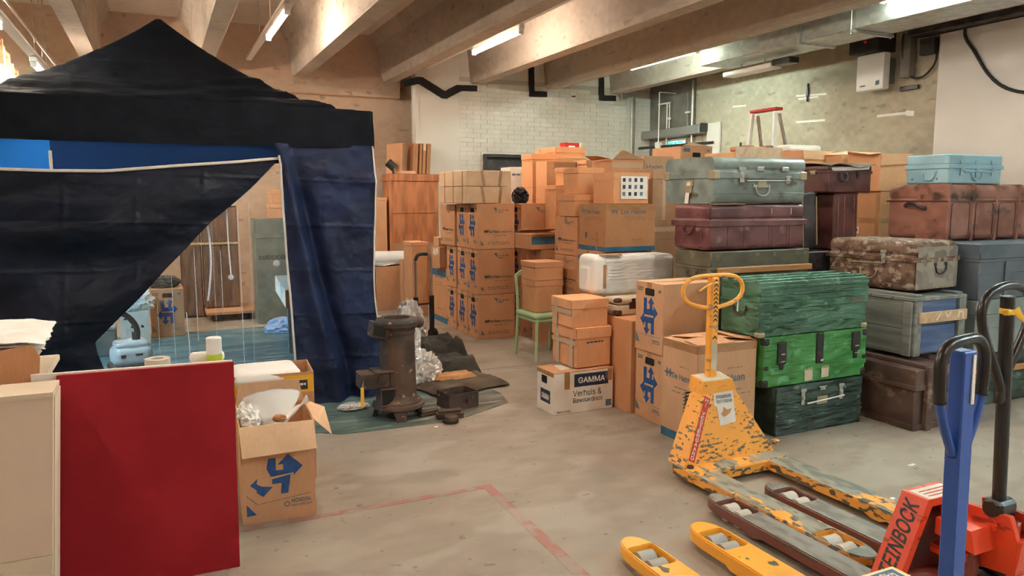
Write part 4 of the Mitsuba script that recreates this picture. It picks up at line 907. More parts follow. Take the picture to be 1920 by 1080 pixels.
t.add('tag', put_on(hull([(a, b, e) for e in (0, .0015) for a, b in ((-.025, 0), (.02, 0), (.045, .165), (-.0, .165))]), 'L', w, d, .285, .0, .014), 'white_card', label='white paper tag')
t.add('seam', [put_on(cb(0, 0, 0, w * .96, .006, .004, .001), 'F', w, d, .02, v, .0) for v in (.075, .055)], 'grey_green_case')
solo('paper_strip', 'thin pale strip lying between the grey-green suitcase and the maroon trunk', 'strip', bx(3.70, 4.352, 1.5685, 4.0, 4.40, 1.5725), 'vellum')
solo('paper_sheet', 'white paper lying on the lid edge of the grey-green suitcase', 'paper', bx(4.30, 4.39, 1.9185, 4.58, 4.60, 1.922), 'paper')

# upright cases and the small brown case, on a black chest
w, d, h = .62, .50, 1.178
t, zl = trunk('chest', 'black chest in the shadow under the upright leather cases', 'chest', 4.73, 4.47, 0, w, d, h, 'dark_leather', r=.01, style='c', lid=.2, band=.02)
w, d, h = .19, .42, .455
t, zl = trunk('suitcase', 'narrow dark suitcase standing upright, leaning beside the maroon trunk', 'suitcase', 4.755, 4.50, 1.186, w, d, h, 'dark_leather', rz=4, r=.03, lid=.02, band=0, tilt=(-5, (0, 1, 0)))
t.add('piping', [tube([(a, -.002, zz) for zz in np.linspace(.03, h - .03, 8)], .007, 8) for a in (.012, w - .012)], 'brass'); t.add('edge_strip', cb(-.006, .01, .03, .0, .40, h - .03, .002), 'brown_leather')
w, d, h = .285, .40, .462
t, zl = trunk('suitcase', 'red-brown suitcase standing upright under the small brown case', 'suitcase', 5.085, 4.48, 1.182, w, d, h, 'brown_leather', r=.02, lid=.02, band=0, tilt=(-2, (0, 1, 0)))
t.add('seam', [put_on(cb(-.003, 0, 0, .003, h - .04, .003, .001), 'F', w, d, u, .02) for u in (.05, .12, .235)], 'red_leather')
w, d, h = .50, .36, .225
t, zl = trunk('suitcase', 'small brown leather case with a torn lid, on the two upright cases', 'suitcase', 4.985, 4.47, 1.658, w, d, h, 'brown_leather', r=.014, lid=.20, band=.02)
t.add('torn_lid', sheet(lambda u, v: (-.02 + (w + .03) * u, -.03 + (d + .03) * v, h + .012 + .016 * np.sin(u * 7 + v * 3) + .012 * u - .02 * (1 - v)), 24, 14, .004), 'brown_textile', True)
t.add('torn_edge', put_on(hull([(a, b, e) for e in (0, .002) for a, b in ((.02, .175), (.44, .195), (.45, .222), (.08, .205), (.0, .205))]), 'F', w, d, .02, 0, .003), 'paper')
for hm in handle_bar('F', w, d, .16, .155, .07, .05, .008, out=.02): t.add('handle', hm, 'dark_leather')
latch(t, w, d, 'F', .33, .12, .03, .06, 'dark_leather')
latch(t, w, d, 'L', .20, .15, .05, .035, 'brass'); t.add('clasp', put_on(rect(.05, .02, .006), 'L', w, d, .06, .14, .0), 'brass')

# right column: brown crate, blue-grey crate, rusty trunk
w, d, h = .64, .60, .455
t = Thing('wooden_crate', 'dark brown wooden crate with battens at the bottom of the stack behind the blue handle', 'crate', at(4.668, 3.352, 0))
t.add('body', cb(.012, .012, .03, w - .012, d - .012, h - .035, .005), 'crate_brown'); t.add('lid', cb(-.004, -.004, h - .145, w + .004, d + .004, h - .022, .005), 'crate_brown')
t.add('rim', [cb(-.014, -.014, h - .165, w + .014, .012, h - .13, .004), cb(-.014, .012, h - .165, .012, d + .014, h - .13, .004), cb(.0, .0, .0, w, .02, .045, .004), cb(.0, .02, .0, .02, d, .045, .004)], 'crate_brown')
t.add('batten', [cb(u, -.030, -.0, u + .055, .008, h, .004) for u in (.09, .44)] + [cb(u, .01, h - .022, u + .055, d - .01, h + .008, .004) for u in (.09, .44)], 'crate_brown')
k = t.add('clasp_block', put_on(cb(-.06, -.03, 0, .06, .03, .02, .006), 'F', w, d, .27, .265), 'crate_brown'); t.add('handle', put_on(tube(spline([(-.045, .0, .02), (-.03, .02, .045), (.03, .02, .045), (.045, .0, .02)], 14), .012, 8), 'F', w, d, .27, .262), 'dark_leather', under=k)
w, d, h = .56, .72, .452
t = Thing('wooden_crate', 'blue-grey wooden crate with a blue painted end and a bare board', 'crate', at(4.915, 3.585, .4645))
t.add('side', [cb(.0, .02, .0, .022, d, .19, .003), cb(.0, .02, .193, .022, d, .405, .003), cb(w - .022, .02, 0, w, d, .405, .003), cb(.022, d - .02, 0, w - .022, d, .405, .003)], 'grey_blue_wood')
t.add('end_board', [cb(.05, .004, .012, w - .05, .022, .215, .003), cb(.05, .004, .218, w - .05, .022, .30, .003), cb(.05, .004, .303, w - .05, .022, .405, .003)], 'blue_wood', label='blue painted board')
t.add('post', [cb(.0, -.022, .0, .07, .004, .405, .004), cb(w - .075, -.022, .0, w, .004, .405, .004), cb(-.022, .0, .0, .0, .07, .40, .004)], 'grey_blue_wood')
bb = t.add('bare_board', cb(.03, -.040, .245, w - .01, -.022, .325, .003), 'pale_wood', label='bare wooden board with white chalk strokes')
t.add('chalk_mark', [put_on(hull([(a, b, e) for e in (0, .001) for a, b in q]), 'F', w, d, 0, 0, .0402) for q in ([(.19, .26), (.205, .26), (.26, .315), (.245, .318)], [(.29, .315), (.305, .315), (.335, .275), (.325, .27)], [(.325, .275), (.34, .275), (.365, .315), (.352, .318)], [(.44, .27), (.455, .27), (.46, .315), (.445, .315)], [(.445, .306), (.50, .30), (.50, .312), (.447, .318)], [(.49, .255), (.51, .255), (.51, .31), (.492, .31)])], 'white_card', under=bb)
t.add('lid_board', [cb(-.012, -.016 + i * .186, .405, w + .012, .166 + i * .186, .432, .004) for i in range(4)], 'grey_blue_wood')
t.add('lid_batten', [cb(.02, .0, .432, .09, d - .02, .452, .004), cb(w - .09, .0, .432, w - .02, d - .02, .452, .004)], 'grey_blue_wood')
t.add('base', cb(.022, .022, 0.0, w - .022, d - .02, .02, .002), 'grey_blue_wood')
w, d, h = .53, .755, .372
t, zl = trunk('trunk', 'rusty tin trunk with a marbled end, on the blue-grey crate', 'trunk', 4.995, 3.65, .924, w, d, h, 'rusty_tin', rz=4, r=.045, lid=.33, band=.03, lip=.010)
t.add('end_panel', put_on(prism(sbox(.02, .03, w - .02, zl - .035).buffer(.012), .004), 'F', w, d, 0, 0, .0), 'marbled_tin', label='grey marbled end panel'); t.add('lid_panel', put_on(prism(sbox(.03, zl + .012, w - .03, h - .05).buffer(.01), .004), 'F', w, d, 0, 0, .0), 'marbled_tin')
for hm in handle_bar('F', w, d, .30, .20, .13, .055, .006): t.add('handle', hm, 'black_metal')
latch(t, w, d, 'L', .50, zl - .05, .03, .10, 'light_steel'); latch(t, w, d, 'L', .21, zl - .085, .03, .05, 'brass')
t.add('locking_bar', put_on(cyl((.22, zl - .055, .012), (.50, zl - .05, .012), .006), 'L', w, d, 0, 0), 'brass')
for hm in handle_bar('L', w, d, .38, .15, .13, .055, .005): t.add('handle', hm, 'brass')
# far right column
for i, (z, h, mat, lab, bat) in enumerate(((0, .408, 'dark_green', 'dark green chest with an orange batten at the bottom of the far right column', True), (.411, .424, 'grey_teal', 'pale grey-green chest in the far right column, behind the black handle', False), (.838, .43, 'slate_blue', 'slate blue chest under the red-brown leather trunk', False))):
    w, d = 1.32, .95
    t, zl = trunk('chest', lab, 'chest', 5.60, 3.565, z, w, d, h, mat, r=.008, style='c', lid=.28, band=.02, lip=.006)
    if bat: t.add('batten', cb(.02, -.03, .255, w, -.004, .30, .004), 'orange_batten', label='orange wooden batten')
    else: t.add('board_seam', [cb(.0, -.003, v, w, .0, v + .006, .001) for v in (.10, .20)], mat)
    t.add('post', [cb(u, -.014, .0, u + .05, -.002, h * .7, .003) for u in (.30, .85)], mat)
w, d, h = 1.16, .545, .452
t, zl = trunk('trunk', 'long red-brown leather trunk under the pale blue case', 'trunk', 5.665, 3.90, 1.2715, w, d, h, 'red_leather', r=.05, lid=.30, band=0)
t.add('seam', [cb(-.004, -.004, zl - .006, w + .004, d + .004, zl + .006, .002), ], 'brown_leather')
t.add('rib', [rbx(u, -.010, .0, u + .03, d * .5, h + .004, .012, 'z', 6) for u in (.0, .30, .60, .90)], 'red_leather')
t.add('stitching', [put_on(prism(sbox(u, .05, u + .17, zl - .04).buffer(.03).difference(sbox(u, .05, u + .17, zl - .04).buffer(.024)), .004), 'F', w, d, 0, 0) for u in (.08, .38, .68)], 'brown_leather')
t.add('handle', put_on(tube(spline([(-.10, 0, .004), (-.06, .018, .03), (.0, .022, .036), (.06, -.004, .03), (.10, -.012, .006)], 24), .014, 10, flat=.5), 'L', w, d, .27, .275), 'dark_leather')
w, d, h = .68, .374, .236
t, zl = trunk('suitcase', 'pale blue tin case on top of the red-brown trunk', 'suitcase', 5.72, 3.95, 1.7285, w, d, h, 'pale_blue_tin', r=.016, lid=.36, band=.03, lip=.010)
for u in (.155, .55): latch(t, w, d, 'F', u, zl - .085, .035, .125, 'pale_blue_tin')
latch(t, w, d, 'F', .35, zl - .10, .035, .14, 'pale_blue_tin', 'hasp')
for f, u, wd in (('F', .35, .13), ('L', .21, .10)):
    for hm in handle_bar(f, w, d, u, zl - .055, wd, .05, .006): t.add('handle', hm, 'pale_blue_tin')
t.add('locking_bar', [put_on(cyl((.18, zl - .05, .010), (.55, zl - .05, .010), .006), 'F', w, d, 0, 0)], 'pale_blue_tin')
t.add('rivet', rivets(w, d, 'L', [(.06, .04), (.28, .04), (.06, zl - .015), (.20, zl - .01), (.32, zl - .015)], .007), 'slate_blue', kind='stuff')

# stepladder
t = Thing('stepladder', 'stepladder with white rails and a red top behind the stacked trunks', 'ladder', at(6.45, 6.42, 0))
def rail(p, q, a=.022, b=.014): return hull([(c[0] + i, c[1] + j, c[2]) for c in (p, q) for i in (-a, a) for j in (-b, b)])
t.add('rail', [rail((-.16, .02, 0), (0, .17, 2.60)), rail((-.16, .66, 0), (0, .53, 2.60))], 'white_metal'); t.add('back_leg', [rail((.75, .02, 0), (.07, .18, 2.58), .014), rail((.75, .66, 0), (.07, .52, 2.58), .014)], 'steel')
t.add('top_plate', cb(-.03, .14, 2.612, .09, .56, 2.645, .008), 'red_paint', label='red top'); t.add('tread', [cb(-.16 + .16 * k / 9 - .04, .07 + .01 * k, .26 * k - .015, -.16 + .16 * k / 9 + .05, .62 - .01 * k, .26 * k + .01, .004) for k in range(1, 8)], 'steel')
t.add('edge_trim', rail((.0, .575, 2.2), (.015, .56, 2.6), .008, .006), 'red_paint')
# ------------------------------------------------------------------ the tent
TX0, TX1, TY0, TY1, EAVE, PEAK = -1.45, 1.55, 5.87, 8.87, 2.285, 3.17
tcx, tcy = .09, 7.37
tent = Thing('canopy_tent', 'black pop-up canopy tent with navy side walls and an unzipped front', 'tent')
def roof(u, v):
    s, t = 2 * u - 1, 2 * v - 1
    q = 1 - np.maximum(abs(s), abs(t))
    hh = q ** 1.62
    x = (TX0 + TX1) / 2 + s * 1.5 + (tcx - .05) * q; y = tcy + t * 1.5
    ang = np.arctan2(t, s)
    P = np.stack([x * 2.0, y * 2.0, 0 * x], -1)
    wr = (meshkit.fbm(np.stack([ang * 2.2 + 3, q * 16, 0 * q], -1), 4, 3) - .5) * .12 * np.clip(q * 6, 0, 1) * np.clip((1 - q) * 1.4, 0, 1) ** 2
    corner = np.minimum(abs(s), abs(t)) / np.maximum(np.maximum(abs(s), abs(t)), 1e-6)
    sag = -.05 * (1 - corner) * np.clip(q * 3, 0, 1) * np.clip(1 - q, 0, 1)
    z = EAVE + (PEAK - EAVE) * hh + wr + sag - .012 * (q < .001)
    z = np.minimum(z, PEAK - .018 - .5 * (s * s + t * t) * (q > .93))
    return x, y, z
tent.add('roof', sheet(roof, 161, 161), 'black_cloth', True)
def val_edge(k):
    c = [(TX0, TY0), (TX1, TY0), (TX1, TY1), (TX0, TY1)]
    (xa, ya), (xb, yb) = c[k], c[(k + 1) % 4]
    ox, oy = ((0, -1), (1, 0), (0, 1), (-1, 0))[k]
    def f(u, v):
        wv = .010 * np.sin(u * 17 + k) * v + .012 * (meshkit.fbm(np.stack([u * 9, v * 1.5, 0 * u + k], -1), 3, k) - .5)
        return xa + (xb - xa) * u + ox * (.012 + wv), ya + (yb - ya) * u + oy * (.012 + wv), EAVE + .004 - (EAVE - 2.0) * v + .012 * np.sin(u * PI) * (1 - v) - .010 * np.sin(u * PI) * v
    return f
for k in range(4):
    tent.add('valance', sheet(val_edge(k), 60, 10), 'black_cloth', True)
for x, y in ((TX0 + .03, TY0 + .03), (TX1 - .03, TY0 + .03), (TX0 + .03, TY1 - .03), (TX1 - .03, TY1 - .03)):
    tent.add('pole', cat([cb(x - .018, y - .018, .012, x + .018, y + .018, 2.27, .004), bx(x - .05, y - .05, 0.004, x + .05, y + .05, .012)]), 'white_metal')
for y in (TY0 + .03, TY1 - .03):
    n = 6
    for i in range(n):
        a, b = TX0 + .04 + (TX1 - TX0 - .08) * i / n, TX0 + .04 + (TX1 - TX0 - .08) * (i + 1) / n
        za, zb = (2.05, 2.25) if i % 2 else (2.25, 2.05)
        tent.add('truss_bar', cyl((a, y, za), (b, y, zb), .010, 8), 'white_metal')
# front: fixed strip, hanging door flap, right panel
ZIPX = [-1.45, -.917, -.635, -.305, .132, .526, .841]; ZIPZ = [1.82, 1.799, 1.793, 1.795, 1.838, 1.872, 1.906]
zt = lambda x: np.interp(x, ZIPX, ZIPZ)
def fbx(a, b, seed=0): return meshkit.fbm(np.stack([a, b, 0 * a], -1), 4, seed) - .5
for xa, xb, mm, lab in ((TX0, -.63, 'blue_thin', 'bright blue front strip with light behind it'), (-.629, .845, 'navy_thin', 'navy front strip above the zip')):
    tent.add('front_strip', sheet(lambda u, v: (xa + (xb - xa) * u, TY0 + .012 + .02 * fbx((xa + (xb - xa) * u) * 4, v * 2, 5), 2.03 + (zt(xa + (xb - xa) * u) - 2.03) * v), 50, 8), mm, True, label=lab)
tent.add('seam_tape', bx(-.640, TY0 - .002, 1.79, -.620, TY0 + .006, 1.93), 'zip_tape')
DX = np.array([.84, .631, .362, .155, .026, -.12, -.298, -.445, -.43, -.40, -.36, -.34]); DZ = np.array([1.904, 1.699, 1.465, 1.238, 1.108, .942, .763, .615, .52, .42, .2, .02])
sl = np.concatenate([[0], np.cumsum(np.hypot(np.diff(DX), np.diff(DZ)))]); sl /= sl[-1]
def flap(u, v):
    dx, dz = np.interp(v, sl, DX), np.interp(v, sl, DZ)
    lz = np.interp(v, [0, .6, 1], [1.82, .75, .02])
    x = TX0 + (dx - TX0) * u
    z = lz + (dz - lz) * u
    zz = zt(x)
    z = z + (zz - (1.82 + (1.904 - 1.82) * u)) * np.clip(1 - v * 3, 0, 1)
    fold = .085 * np.sin(v * 13 + 2.2 * u + .6) * np.sin(np.clip(u, 0, 1) * PI) ** .8 * np.clip(v * 6, 0, 1)
    fold += .05 * np.sin(v * 27 - 5 * u) * u * (1 - u) * 2.5 * np.clip(v * 5, 0, 1)
    y = TY0 - .01 - .05 * np.sin(v * PI) * np.sin(u * PI) + fold * .8 + .05 * fbx(u * 5, v * 9, 8) * np.clip(v * 5, 0, 1)
    return x, y, z
tent.add('door_flap', sheet(flap, 90, 110), 'dark_navy_cloth', True, label='dark navy door flap hanging down to the left')
tent.add('zip', tube([(x, TY0 - .018, zt(x) + .004) for x in np.linspace(TX0, .842, 40)], .011, 8, flat=.5, up=(0, 1, 0)), 'zip_tape', True, label='white zip edge of the flap')
def rpanel(u, v):
    xl = np.interp(v, [0, .06, .85, 1], [.80, .842, .905, .93])
    xr = 1.555 + .015 * np.sin(v * 9) + .04 * np.exp(-((v - .82) / .12) ** 2)
    x = xl + (xr - xl) * u
    band = np.exp(-((u - (.10 + .55 * v)) / .085) ** 2)
    y = TY0 - .006 + .085 * band * np.clip(v * 5, 0, 1) - .06 * np.exp(-((u - (.02 + .42 * v)) / .10) ** 2) - .03 * np.exp(-((v - (.07 + .07 * u)) / .025) ** 2) * u + .05 * fbx(u * 4, v * 7, 12) * np.clip(v * 8, 0, 1) - .05 * v ** 3
    return x, y, 2.02 - 2.005 * v
tent.add('side_panel', sheet(rpanel, 60, 120), 'navy_cloth', True, label='navy front panel right of the opening')
tent.add('zip', [tube([(x, y - .006, z) for x, y, z in zip(*[np.asarray(a) for a in rpanel(np.zeros(30) + .0, np.linspace(.045, .99, 30))])], .009, 6, flat=.5, up=(0, 1, 0)),
                 tube([(x, y - .004, z) for x, y, z in zip(*[np.asarray(a) for a in rpanel(np.ones(30), np.linspace(.0, .98, 30))])], .007, 6, flat=.5, up=(0, 1, 0))], 'zip_tape', True, label='white zip edge')
tent.add('side_wall', sheet(lambda u, v: (TX1 + .01 + .02 * fbx(u * 6, v * 6, 20), TY0 + 3 * u, 2.02 - 2.0 * v), 50, 30), 'navy_cloth', True)
tent.add('side_wall', sheet(lambda u, v: (TX0 - .01 + .02 * fbx(u * 6, v * 6, 21), TY0 + 3 * u, 2.02 - 2.0 * v), 50, 30), 'blue_thin', True)
film = Thing('film_curtain', 'clear plastic film hanging in the tent opening with bluish strips', 'curtain')
fx = lambda u, v: .022 * np.sin(u * 31 + 1.5 * np.sin(v * 3)) * (.35 + .65 * v) + .02 * fbx(u * 12, v * 2.5, 30)
film.add('sheet', sheet(lambda u, v: (-.55 + 1.46 * u, TY0 + .10 + fx(u, v), 1.90 - 1.87 * v), 140, 40), 'film', True)
for u0, v0, v1, wd, bend in ((.62, .10, .98, .002, .0), (.35, .55, .98, .002, .0), (.48, .60, .95, .006, .01), (.80, .10, .85, .002, .0), (.585, .18, .56, .014, .035), (.70, .05, .46, .010, -.01), (.655, .36, .62, .004, .0), (.53, .35, .72, .0035, .0), (.42, .45, .98, .003, .0), (.745, .15, .92, .0035, .004)):
    film.add('strip', sheet(lambda u, v: (-.55 + 1.46 * u0 + wd * (u - .5) + bend * np.sin(v * PI), TY0 + .095 + fx(u0 + 0 * u, v0 + (v1 - v0) * v) - .004, 1.90 - 1.87 * (v0 + (v1 - v0) * v)), 2, 24, .0015), 'film_edge')
for u0, v0, s_ in ((.70, .47, .016), (.93, .42, .02)):
    film.add('knot', crumple((-.55 + 1.46 * u0, TY0 + .09, 1.90 - 1.87 * v0), (s_, .015, s_), int(u0 * 99), .6, 3), 'film_edge', 30)

# groundsheet
pts = [(-1.42, 5.25), (-.2, 5.19), (.40, 5.14), (.935, 5.087), (1.06, 4.99), (1.45, 4.965), (1.866, 4.948), (2.15, 5.08), (2.438, 5.228), (2.50, 5.50), (2.46, 5.84), (2.1, 6.35), (1.72, 6.9), (1.55, 9.7), (-1.42, 9.7)]
solo('groundsheet', 'large green groundsheet under the stove and the tent', 'groundsheet', prism(Polygon(pts), .004), 'tarp_cloth')

# inside the tent
t = Thing('tent_lamp', 'cool tube lamp hung under the left side of the tent roof', 'lamp')
t.add('housing', cb(-1.19, 6.50, 1.985, -1.11, 7.95, 2.03, .006), 'white_metal'); t.add('tube', cyl((-1.15, 6.55, 1.96), (-1.15, 7.90, 1.96), .02, 12), 'white_plastic', emitter={'type': 'area', 'radiance': rgb((28, 43, 48))})
t.add('strap', [bx(-1.16, y, 2.03, -1.14, y + .02, 2.32) for y in (6.7, 7.7)], 'black_rubber')
vac = Thing('vacuum_cleaner', 'white vacuum cleaner with a black hose inside the tent', 'vacuum cleaner', at(-.43, 7.55, .006, 12))
vac.add('body', rb(0, 0, .05, .34, .30, .25, .07, 16), 'white_plastic', 40); vac.add('base', rb(-.02, -.02, .0, .36, .32, .09, .04, 12), 'dark_leather', 40)
vac.add('lid', rb(.03, .03, .22, .31, .27, .29, .03, 12), 'white_plastic', 40); vac.add('badge', [bx(.06, -.0035, .15, .10, .003, .18), bx(.18, -.0035, .16, .24, .003, .18)], 'navy_ink')
vac.add('hose', tube(spline([(.22, .15, .28), (.22, .16, .42), (.10, .18, .55), (-.12, .2, .55), (-.32, .2, .46), (-.42, .2, .34)], 60), .026, 10), 'black_rubber', True, label='black hose'); vac.add('connector', cyl((.22, .15, .27), (.22, .155, .36), .036), 'black_rubber')
bxw = carton('white box with small print inside the tent, crumpled paper on top', -.44, 9.08, .006, .29, .30, .37, top='plain', mat='white_card')
bxw.add('print', [put_on(dashes(2, .10, .018, 51), 'F', .29, .3, .04, .28, .0005), put_on(rect(.07, .006), 'F', .29, .3, .16, .06, .0005)] + [put_on(prism(Point(0, 0).buffer(.016), .0006), 'F', .29, .3, .12 + i * .05, .20, .0005) for i in range(3)], 'navy_ink', kind='stuff')
solo('crumpled_paper', 'crumpled white paper on the white box inside the tent', 'paper', crumple((-.28, 9.22, .47), (.15, .13, .13), 11, .6, 4, 2.0, .378), 'paper', 30)
carton('brown moving box with a blue emblem standing inside the tent', -.14, 9.45, .006, .36, .34, .56, val=.9, tone=.3, marks=[(marks_logo, 'F')])
solo('textile_bundle', 'dark textile bundle on the brown box inside the tent', 'bundle', crumple((.02, 9.62, .63), (.16, .12, .07), 13, .4, 4, 2.0, .568), 'dark_textile', 30)
t = Thing('low_box', 'grey low box left of the vacuum cleaner hose inside the tent', 'box', at(-.82, 8.55, .006)); t.add('body', cb(0, 0, 0, .36, .3, .26, .006), 'dark_grey'); t.add('lid', cb(-.005, -.005, .262, .365, .305, .29, .004), 'grey_paint')
gard = carton('tall grey-brown wardrobe box behind the tent, printed with a word', 1.10, 9.93, 0, .46, .42, 1.35, top='lid', lid=.25, mat='grey_card')
gard.add('lettering', put_on(text('GARDEROBE', .05, True, width=.34), 'F', .46, .42, .03, .83, .0008), 'black_ink', kind='stuff')
carton('orange-brown lidded box on the wardrobe box behind the tent', 1.30, 9.96, 1.352, .30, .33, .19, tone=.1, val=1.0, top='lid', lid=.06)
carton('orange-brown lidded box topmost on the wardrobe box behind the tent', 1.31, 9.96, 1.5445, .29, .33, .17, tone=.1, val=1.0, top='lid', lid=.05)
t = Thing('cabinet', 'brown wooden cabinet standing behind the tent', 'cabinet', at(.52, 10.75, .126))
t.add('body', cb(0, .02, 0, .44, .40, 1.38, .005), 'brown_wood'); t.add('door', [cb(.01, .0, .02, .215, .02, .86, .004), cb(.225, .0, .02, .43, .02, .86, .004), cb(.01, .0, .90, .43, .02, 1.36, .004)], 'brown_wood'); t.add('shelf_edge', cb(-.16, -.02, .865, .45, .02, .895, .003), 'pale_wood'); t.add('top', cb(-.02, -.02, 1.38, .46, .42, 1.41, .004), 'pale_wood')
t = Thing('cabinet', 'narrower grey-brown cupboard left of the wooden cabinet behind the tent', 'cabinet', at(.24, 10.85, .0))
t.add('body', cb(0, 0.02, 0, .26, .40, 1.30, .005), 'crate_brown'); t.add('door', cb(.01, 0, .03, .25, .02, 1.27, .004), 'brown_wood')
t = Thing('cardboard_sheet', 'flat cardboard sheet on dark feet below the wooden cabinet behind the tent', 'cardboard', at(.505, 10.36, .0))
t.add('sheet', cb(0, 0, .09, .66, .8, .125, .003), 'cardboard', uv=(.4, 1.0)); t.add('foot', [cb(.08, .08, 0, .2, .72, .088, .003), cb(.40, .08, 0, .58, .72, .088, .003)], 'black_rubber')
t = Thing('trestle_table', 'small pale table behind the right tent panel, under the long white box', 'table', at(1.13, 7.05, .006))
t.add('top', cb(0, 0, .60, .36, .90, .63, .004), 'pale_wood'); t.add('leg', [cb(a, b, 0, a + .04, b + .04, .60, .003) for a in (.03, .30) for b in (.02, .84)], 'steel')
t = Thing('long_box', 'long white box with a brown end lying beside the right tent panel', 'box', at(.985, 6.80, .6375, -4))
t.add('body', cb(.0, .003, 0, .30, 1.32, .165, .003), 'white_card'); t.add('end', cb(.0, 0, .002, .30, .0028, .163, .001), 'orange_batten', label='brown end'); t.add('groove', bx(-.0015, .50, .0, 0, .51, .165), 'faint_ink')
solo('plastic_sheet', 'pale blue plastic sheet heaped on the floor at the right side inside the tent', 'sheet', crumple((1.30, 9.25, .04), (.20, .16, .13), 17, .35, 4, 1.6, .005), 'pale_blue_sheet', 30)
solo('broom_handle', 'thin dark stick lying on the groundsheet inside the tent', 'stick', cyl((-.02, 6.95, .02), (.36, 7.75, .02), .012, 8), 'black_rubber')

# ------------------------------------------------------------------ stove and things on the groundsheet
st = Thing('stove', 'old rusty cylindrical iron stove standing on the green groundsheet', 'stove', at(1.545, 5.25, .004))
prof = [(.0, .09), (.165, .09), (.172, .10), (.168, .125), (.150, .14), (.142, .155), (.138, .17), (.134, .18), (.128, .62), (.134, .63), (.136, .645), (.130, .655), (.140, .665), (.158, .685), (.160, .715), (.150, .735), (.115, .745), (.095, .742), (.092, .70), (.0, .70)]
st.add('barrel', lathe(prof, 48), 'rust_iron', 30)
st.add('foot', [hull([(math.cos(a) * r0 - math.sin(a) * s, math.sin(a) * r0 + math.cos(a) * s, z) for r0, s0, z in ((.11, .05, .10), (.165, .05, .10), (.165, .03, .0), (.19, .03, .0), (.17, .05, .06)) for s in (-s0, s0)]) for a in (-1.75, -3.6, .25, 1.6)], 'rust_iron')
st.add('base_rim', lathe([(.13, .085), (.185, .075), (.195, .085), (.190, .105), (.165, .118), (.14, .12)], 40), 'rust_iron', 30)
dr_ = st.add('shelf', cb(-.30, -.10, .245, -.09, .06, .36, .006), 'rust_iron', label='rusty side door box'); st.add('ring', [frame(lathe([(.030, 0), (.040, 0), (.040, .008), (.030, .008), (.030, 0)], 20), (u, -.101, .305), (1, 0, 0), (0, 0, 1)) for u in (-.225, -.14)], 'rust_iron', under=dr_)
st.add('shelf_plate', cb(-.20, -.13, .362, -.06, .06, .372, .003), 'rust_iron')
st.add('ash_opening', cb(-.155, -.12, .125, -.05, .0, .235, .004), 'black_hole', label='black ash opening')
st.add('ash_frame', [cb(-.165, -.13, .232, -.045, .0, .245, .003), cb(-.165, -.13, .11, -.045, .0, .124, .003), cb(-.168, -.128, .11, -.154, .0, .245, .003)], 'rust_iron')
hp = st.add('hopper', hull([(-.21, -.06, .62), (-.10, -.10, .60), (-.21, .06, .62), (-.10, .06, .60), (-.19, -.06, .725), (-.08, -.11, .705), (-.19, .06, .725), (-.08, .06, .705)]), 'rust_iron', label='filling mouth near the top')
st.add('opening', hull([(-.198, -.068, .635), (-.118, -.098, .617), (-.185, -.070, .708), (-.100, -.107, .690), (-.198, -.05, .635), (-.1, -.05, .69)]), 'black_hole', under=hp)
st.add('knob', rb(.12, -.06, .655, .20, .03, .74, .035, 10), 'rust_iron', 30)
tg = Thing('paper_tag', 'yellowed paper tag hanging from the side door of the stove', 'tag', at(1.23, 5.12, 0)); tg.add('tag', hull([(a, b, c) for b in (0, .0015) for a, c in ((0, .135), (.028, .14), (.026, .28), (.004, .28))]), 'yellow_plastic'); tg.add('string', cyl((.015, .001, .28), (.03, .02, .315), .0015, 6), 'white_card')
t = Thing('ash_pan', 'rusty iron ash drawer lying on the groundsheet right of the stove', 'drawer', at(1.93, 5.20, .004, 8))
t.add('side', [cb(0, 0, 0, .26, .008, .12, .002), cb(0, .20, 0, .26, .208, .12, .002), cb(0, .008, 0, .008, .20, .12, .002), cb(.252, .008, 0, .26, .20, .12, .002)], 'rust_iron'); t.add('base', bx(.008, .008, 0, .252, .2, .006), 'rust_iron'); t.add('knob', cyl((.16, -.035, .06), (.16, .002, .06), .016, 14), 'rust_iron')
for i, (x, y, rz, lab) in enumerate(((1.68, 5.12, 12, 'rusty iron plate nearest the stove foot'), (1.77, 5.02, -8, 'rusty iron plate in front of the ash drawer'))):
    t = Thing('iron_plate', lab, 'plate', at(x, y, .004, rz)); t.add('plate', cb(0, 0, 0, .20, .07, .022 + .02 * i, .004), 'rust_iron'); t.add('rim', cb(.01, .01, .022 + .02 * i, .19, .06, .036 + .025 * i, .004), 'rust_iron')
solo('iron_disc', 'small round iron lid in front of the ash drawer', 'lid', lathe([(0, .0), (.055, .0), (.06, .02), (.05, .045), (0, .05)], 24), 'rust_iron', 30, X=at(1.84, 4.93, .004))
# cloths and foil behind the stove
def blanket(x, y, w_, d_, rz, z0, hgt, seed, mat, name, lab, category='blanket'):
    def f(u, v):
        e = np.clip(np.minimum(np.minimum(u, 1 - u), np.minimum(v, 1 - v)) * 9, 0, 1)
        return (u - .5) * w_ + .05 * fbx(v * 4, u * 3, seed), (v - .5) * d_ + .05 * fbx(u * 4, v * 3, seed + 1), z0 + hgt * e * (.55 + 1.1 * (fbx(u * 5, v * 5, seed + 2) + .5) * .8) + .006
    m = sheet(f, 44, 36, .012)
    return solo(name, lab, category, m, mat, True, X=at(x, y, .01, rz))
blanket(2.28, 5.86, .72, .46, 12, 0, .05, 40, 'brown_textile', 'blanket', 'flat brown-grey blanket spread at the edge of the groundsheet')
blanket(2.38, 6.38, .52, .36, -10, .0, .13, 44, 'dark_textile', 'blanket', 'dark folded blanket heap behind the stove')
blanket(2.42, 6.86, .50, .42, 5, .0, .20, 47, 'dark_textile', 'blanket', 'black heaped blanket farthest from the stove')
blanket(2.25, 5.93, .36, .16, 5, .055, .03, 51, 'orange_batten', 'cloth', 'small orange-brown cloth lying on the flat blanket', 'cloth')
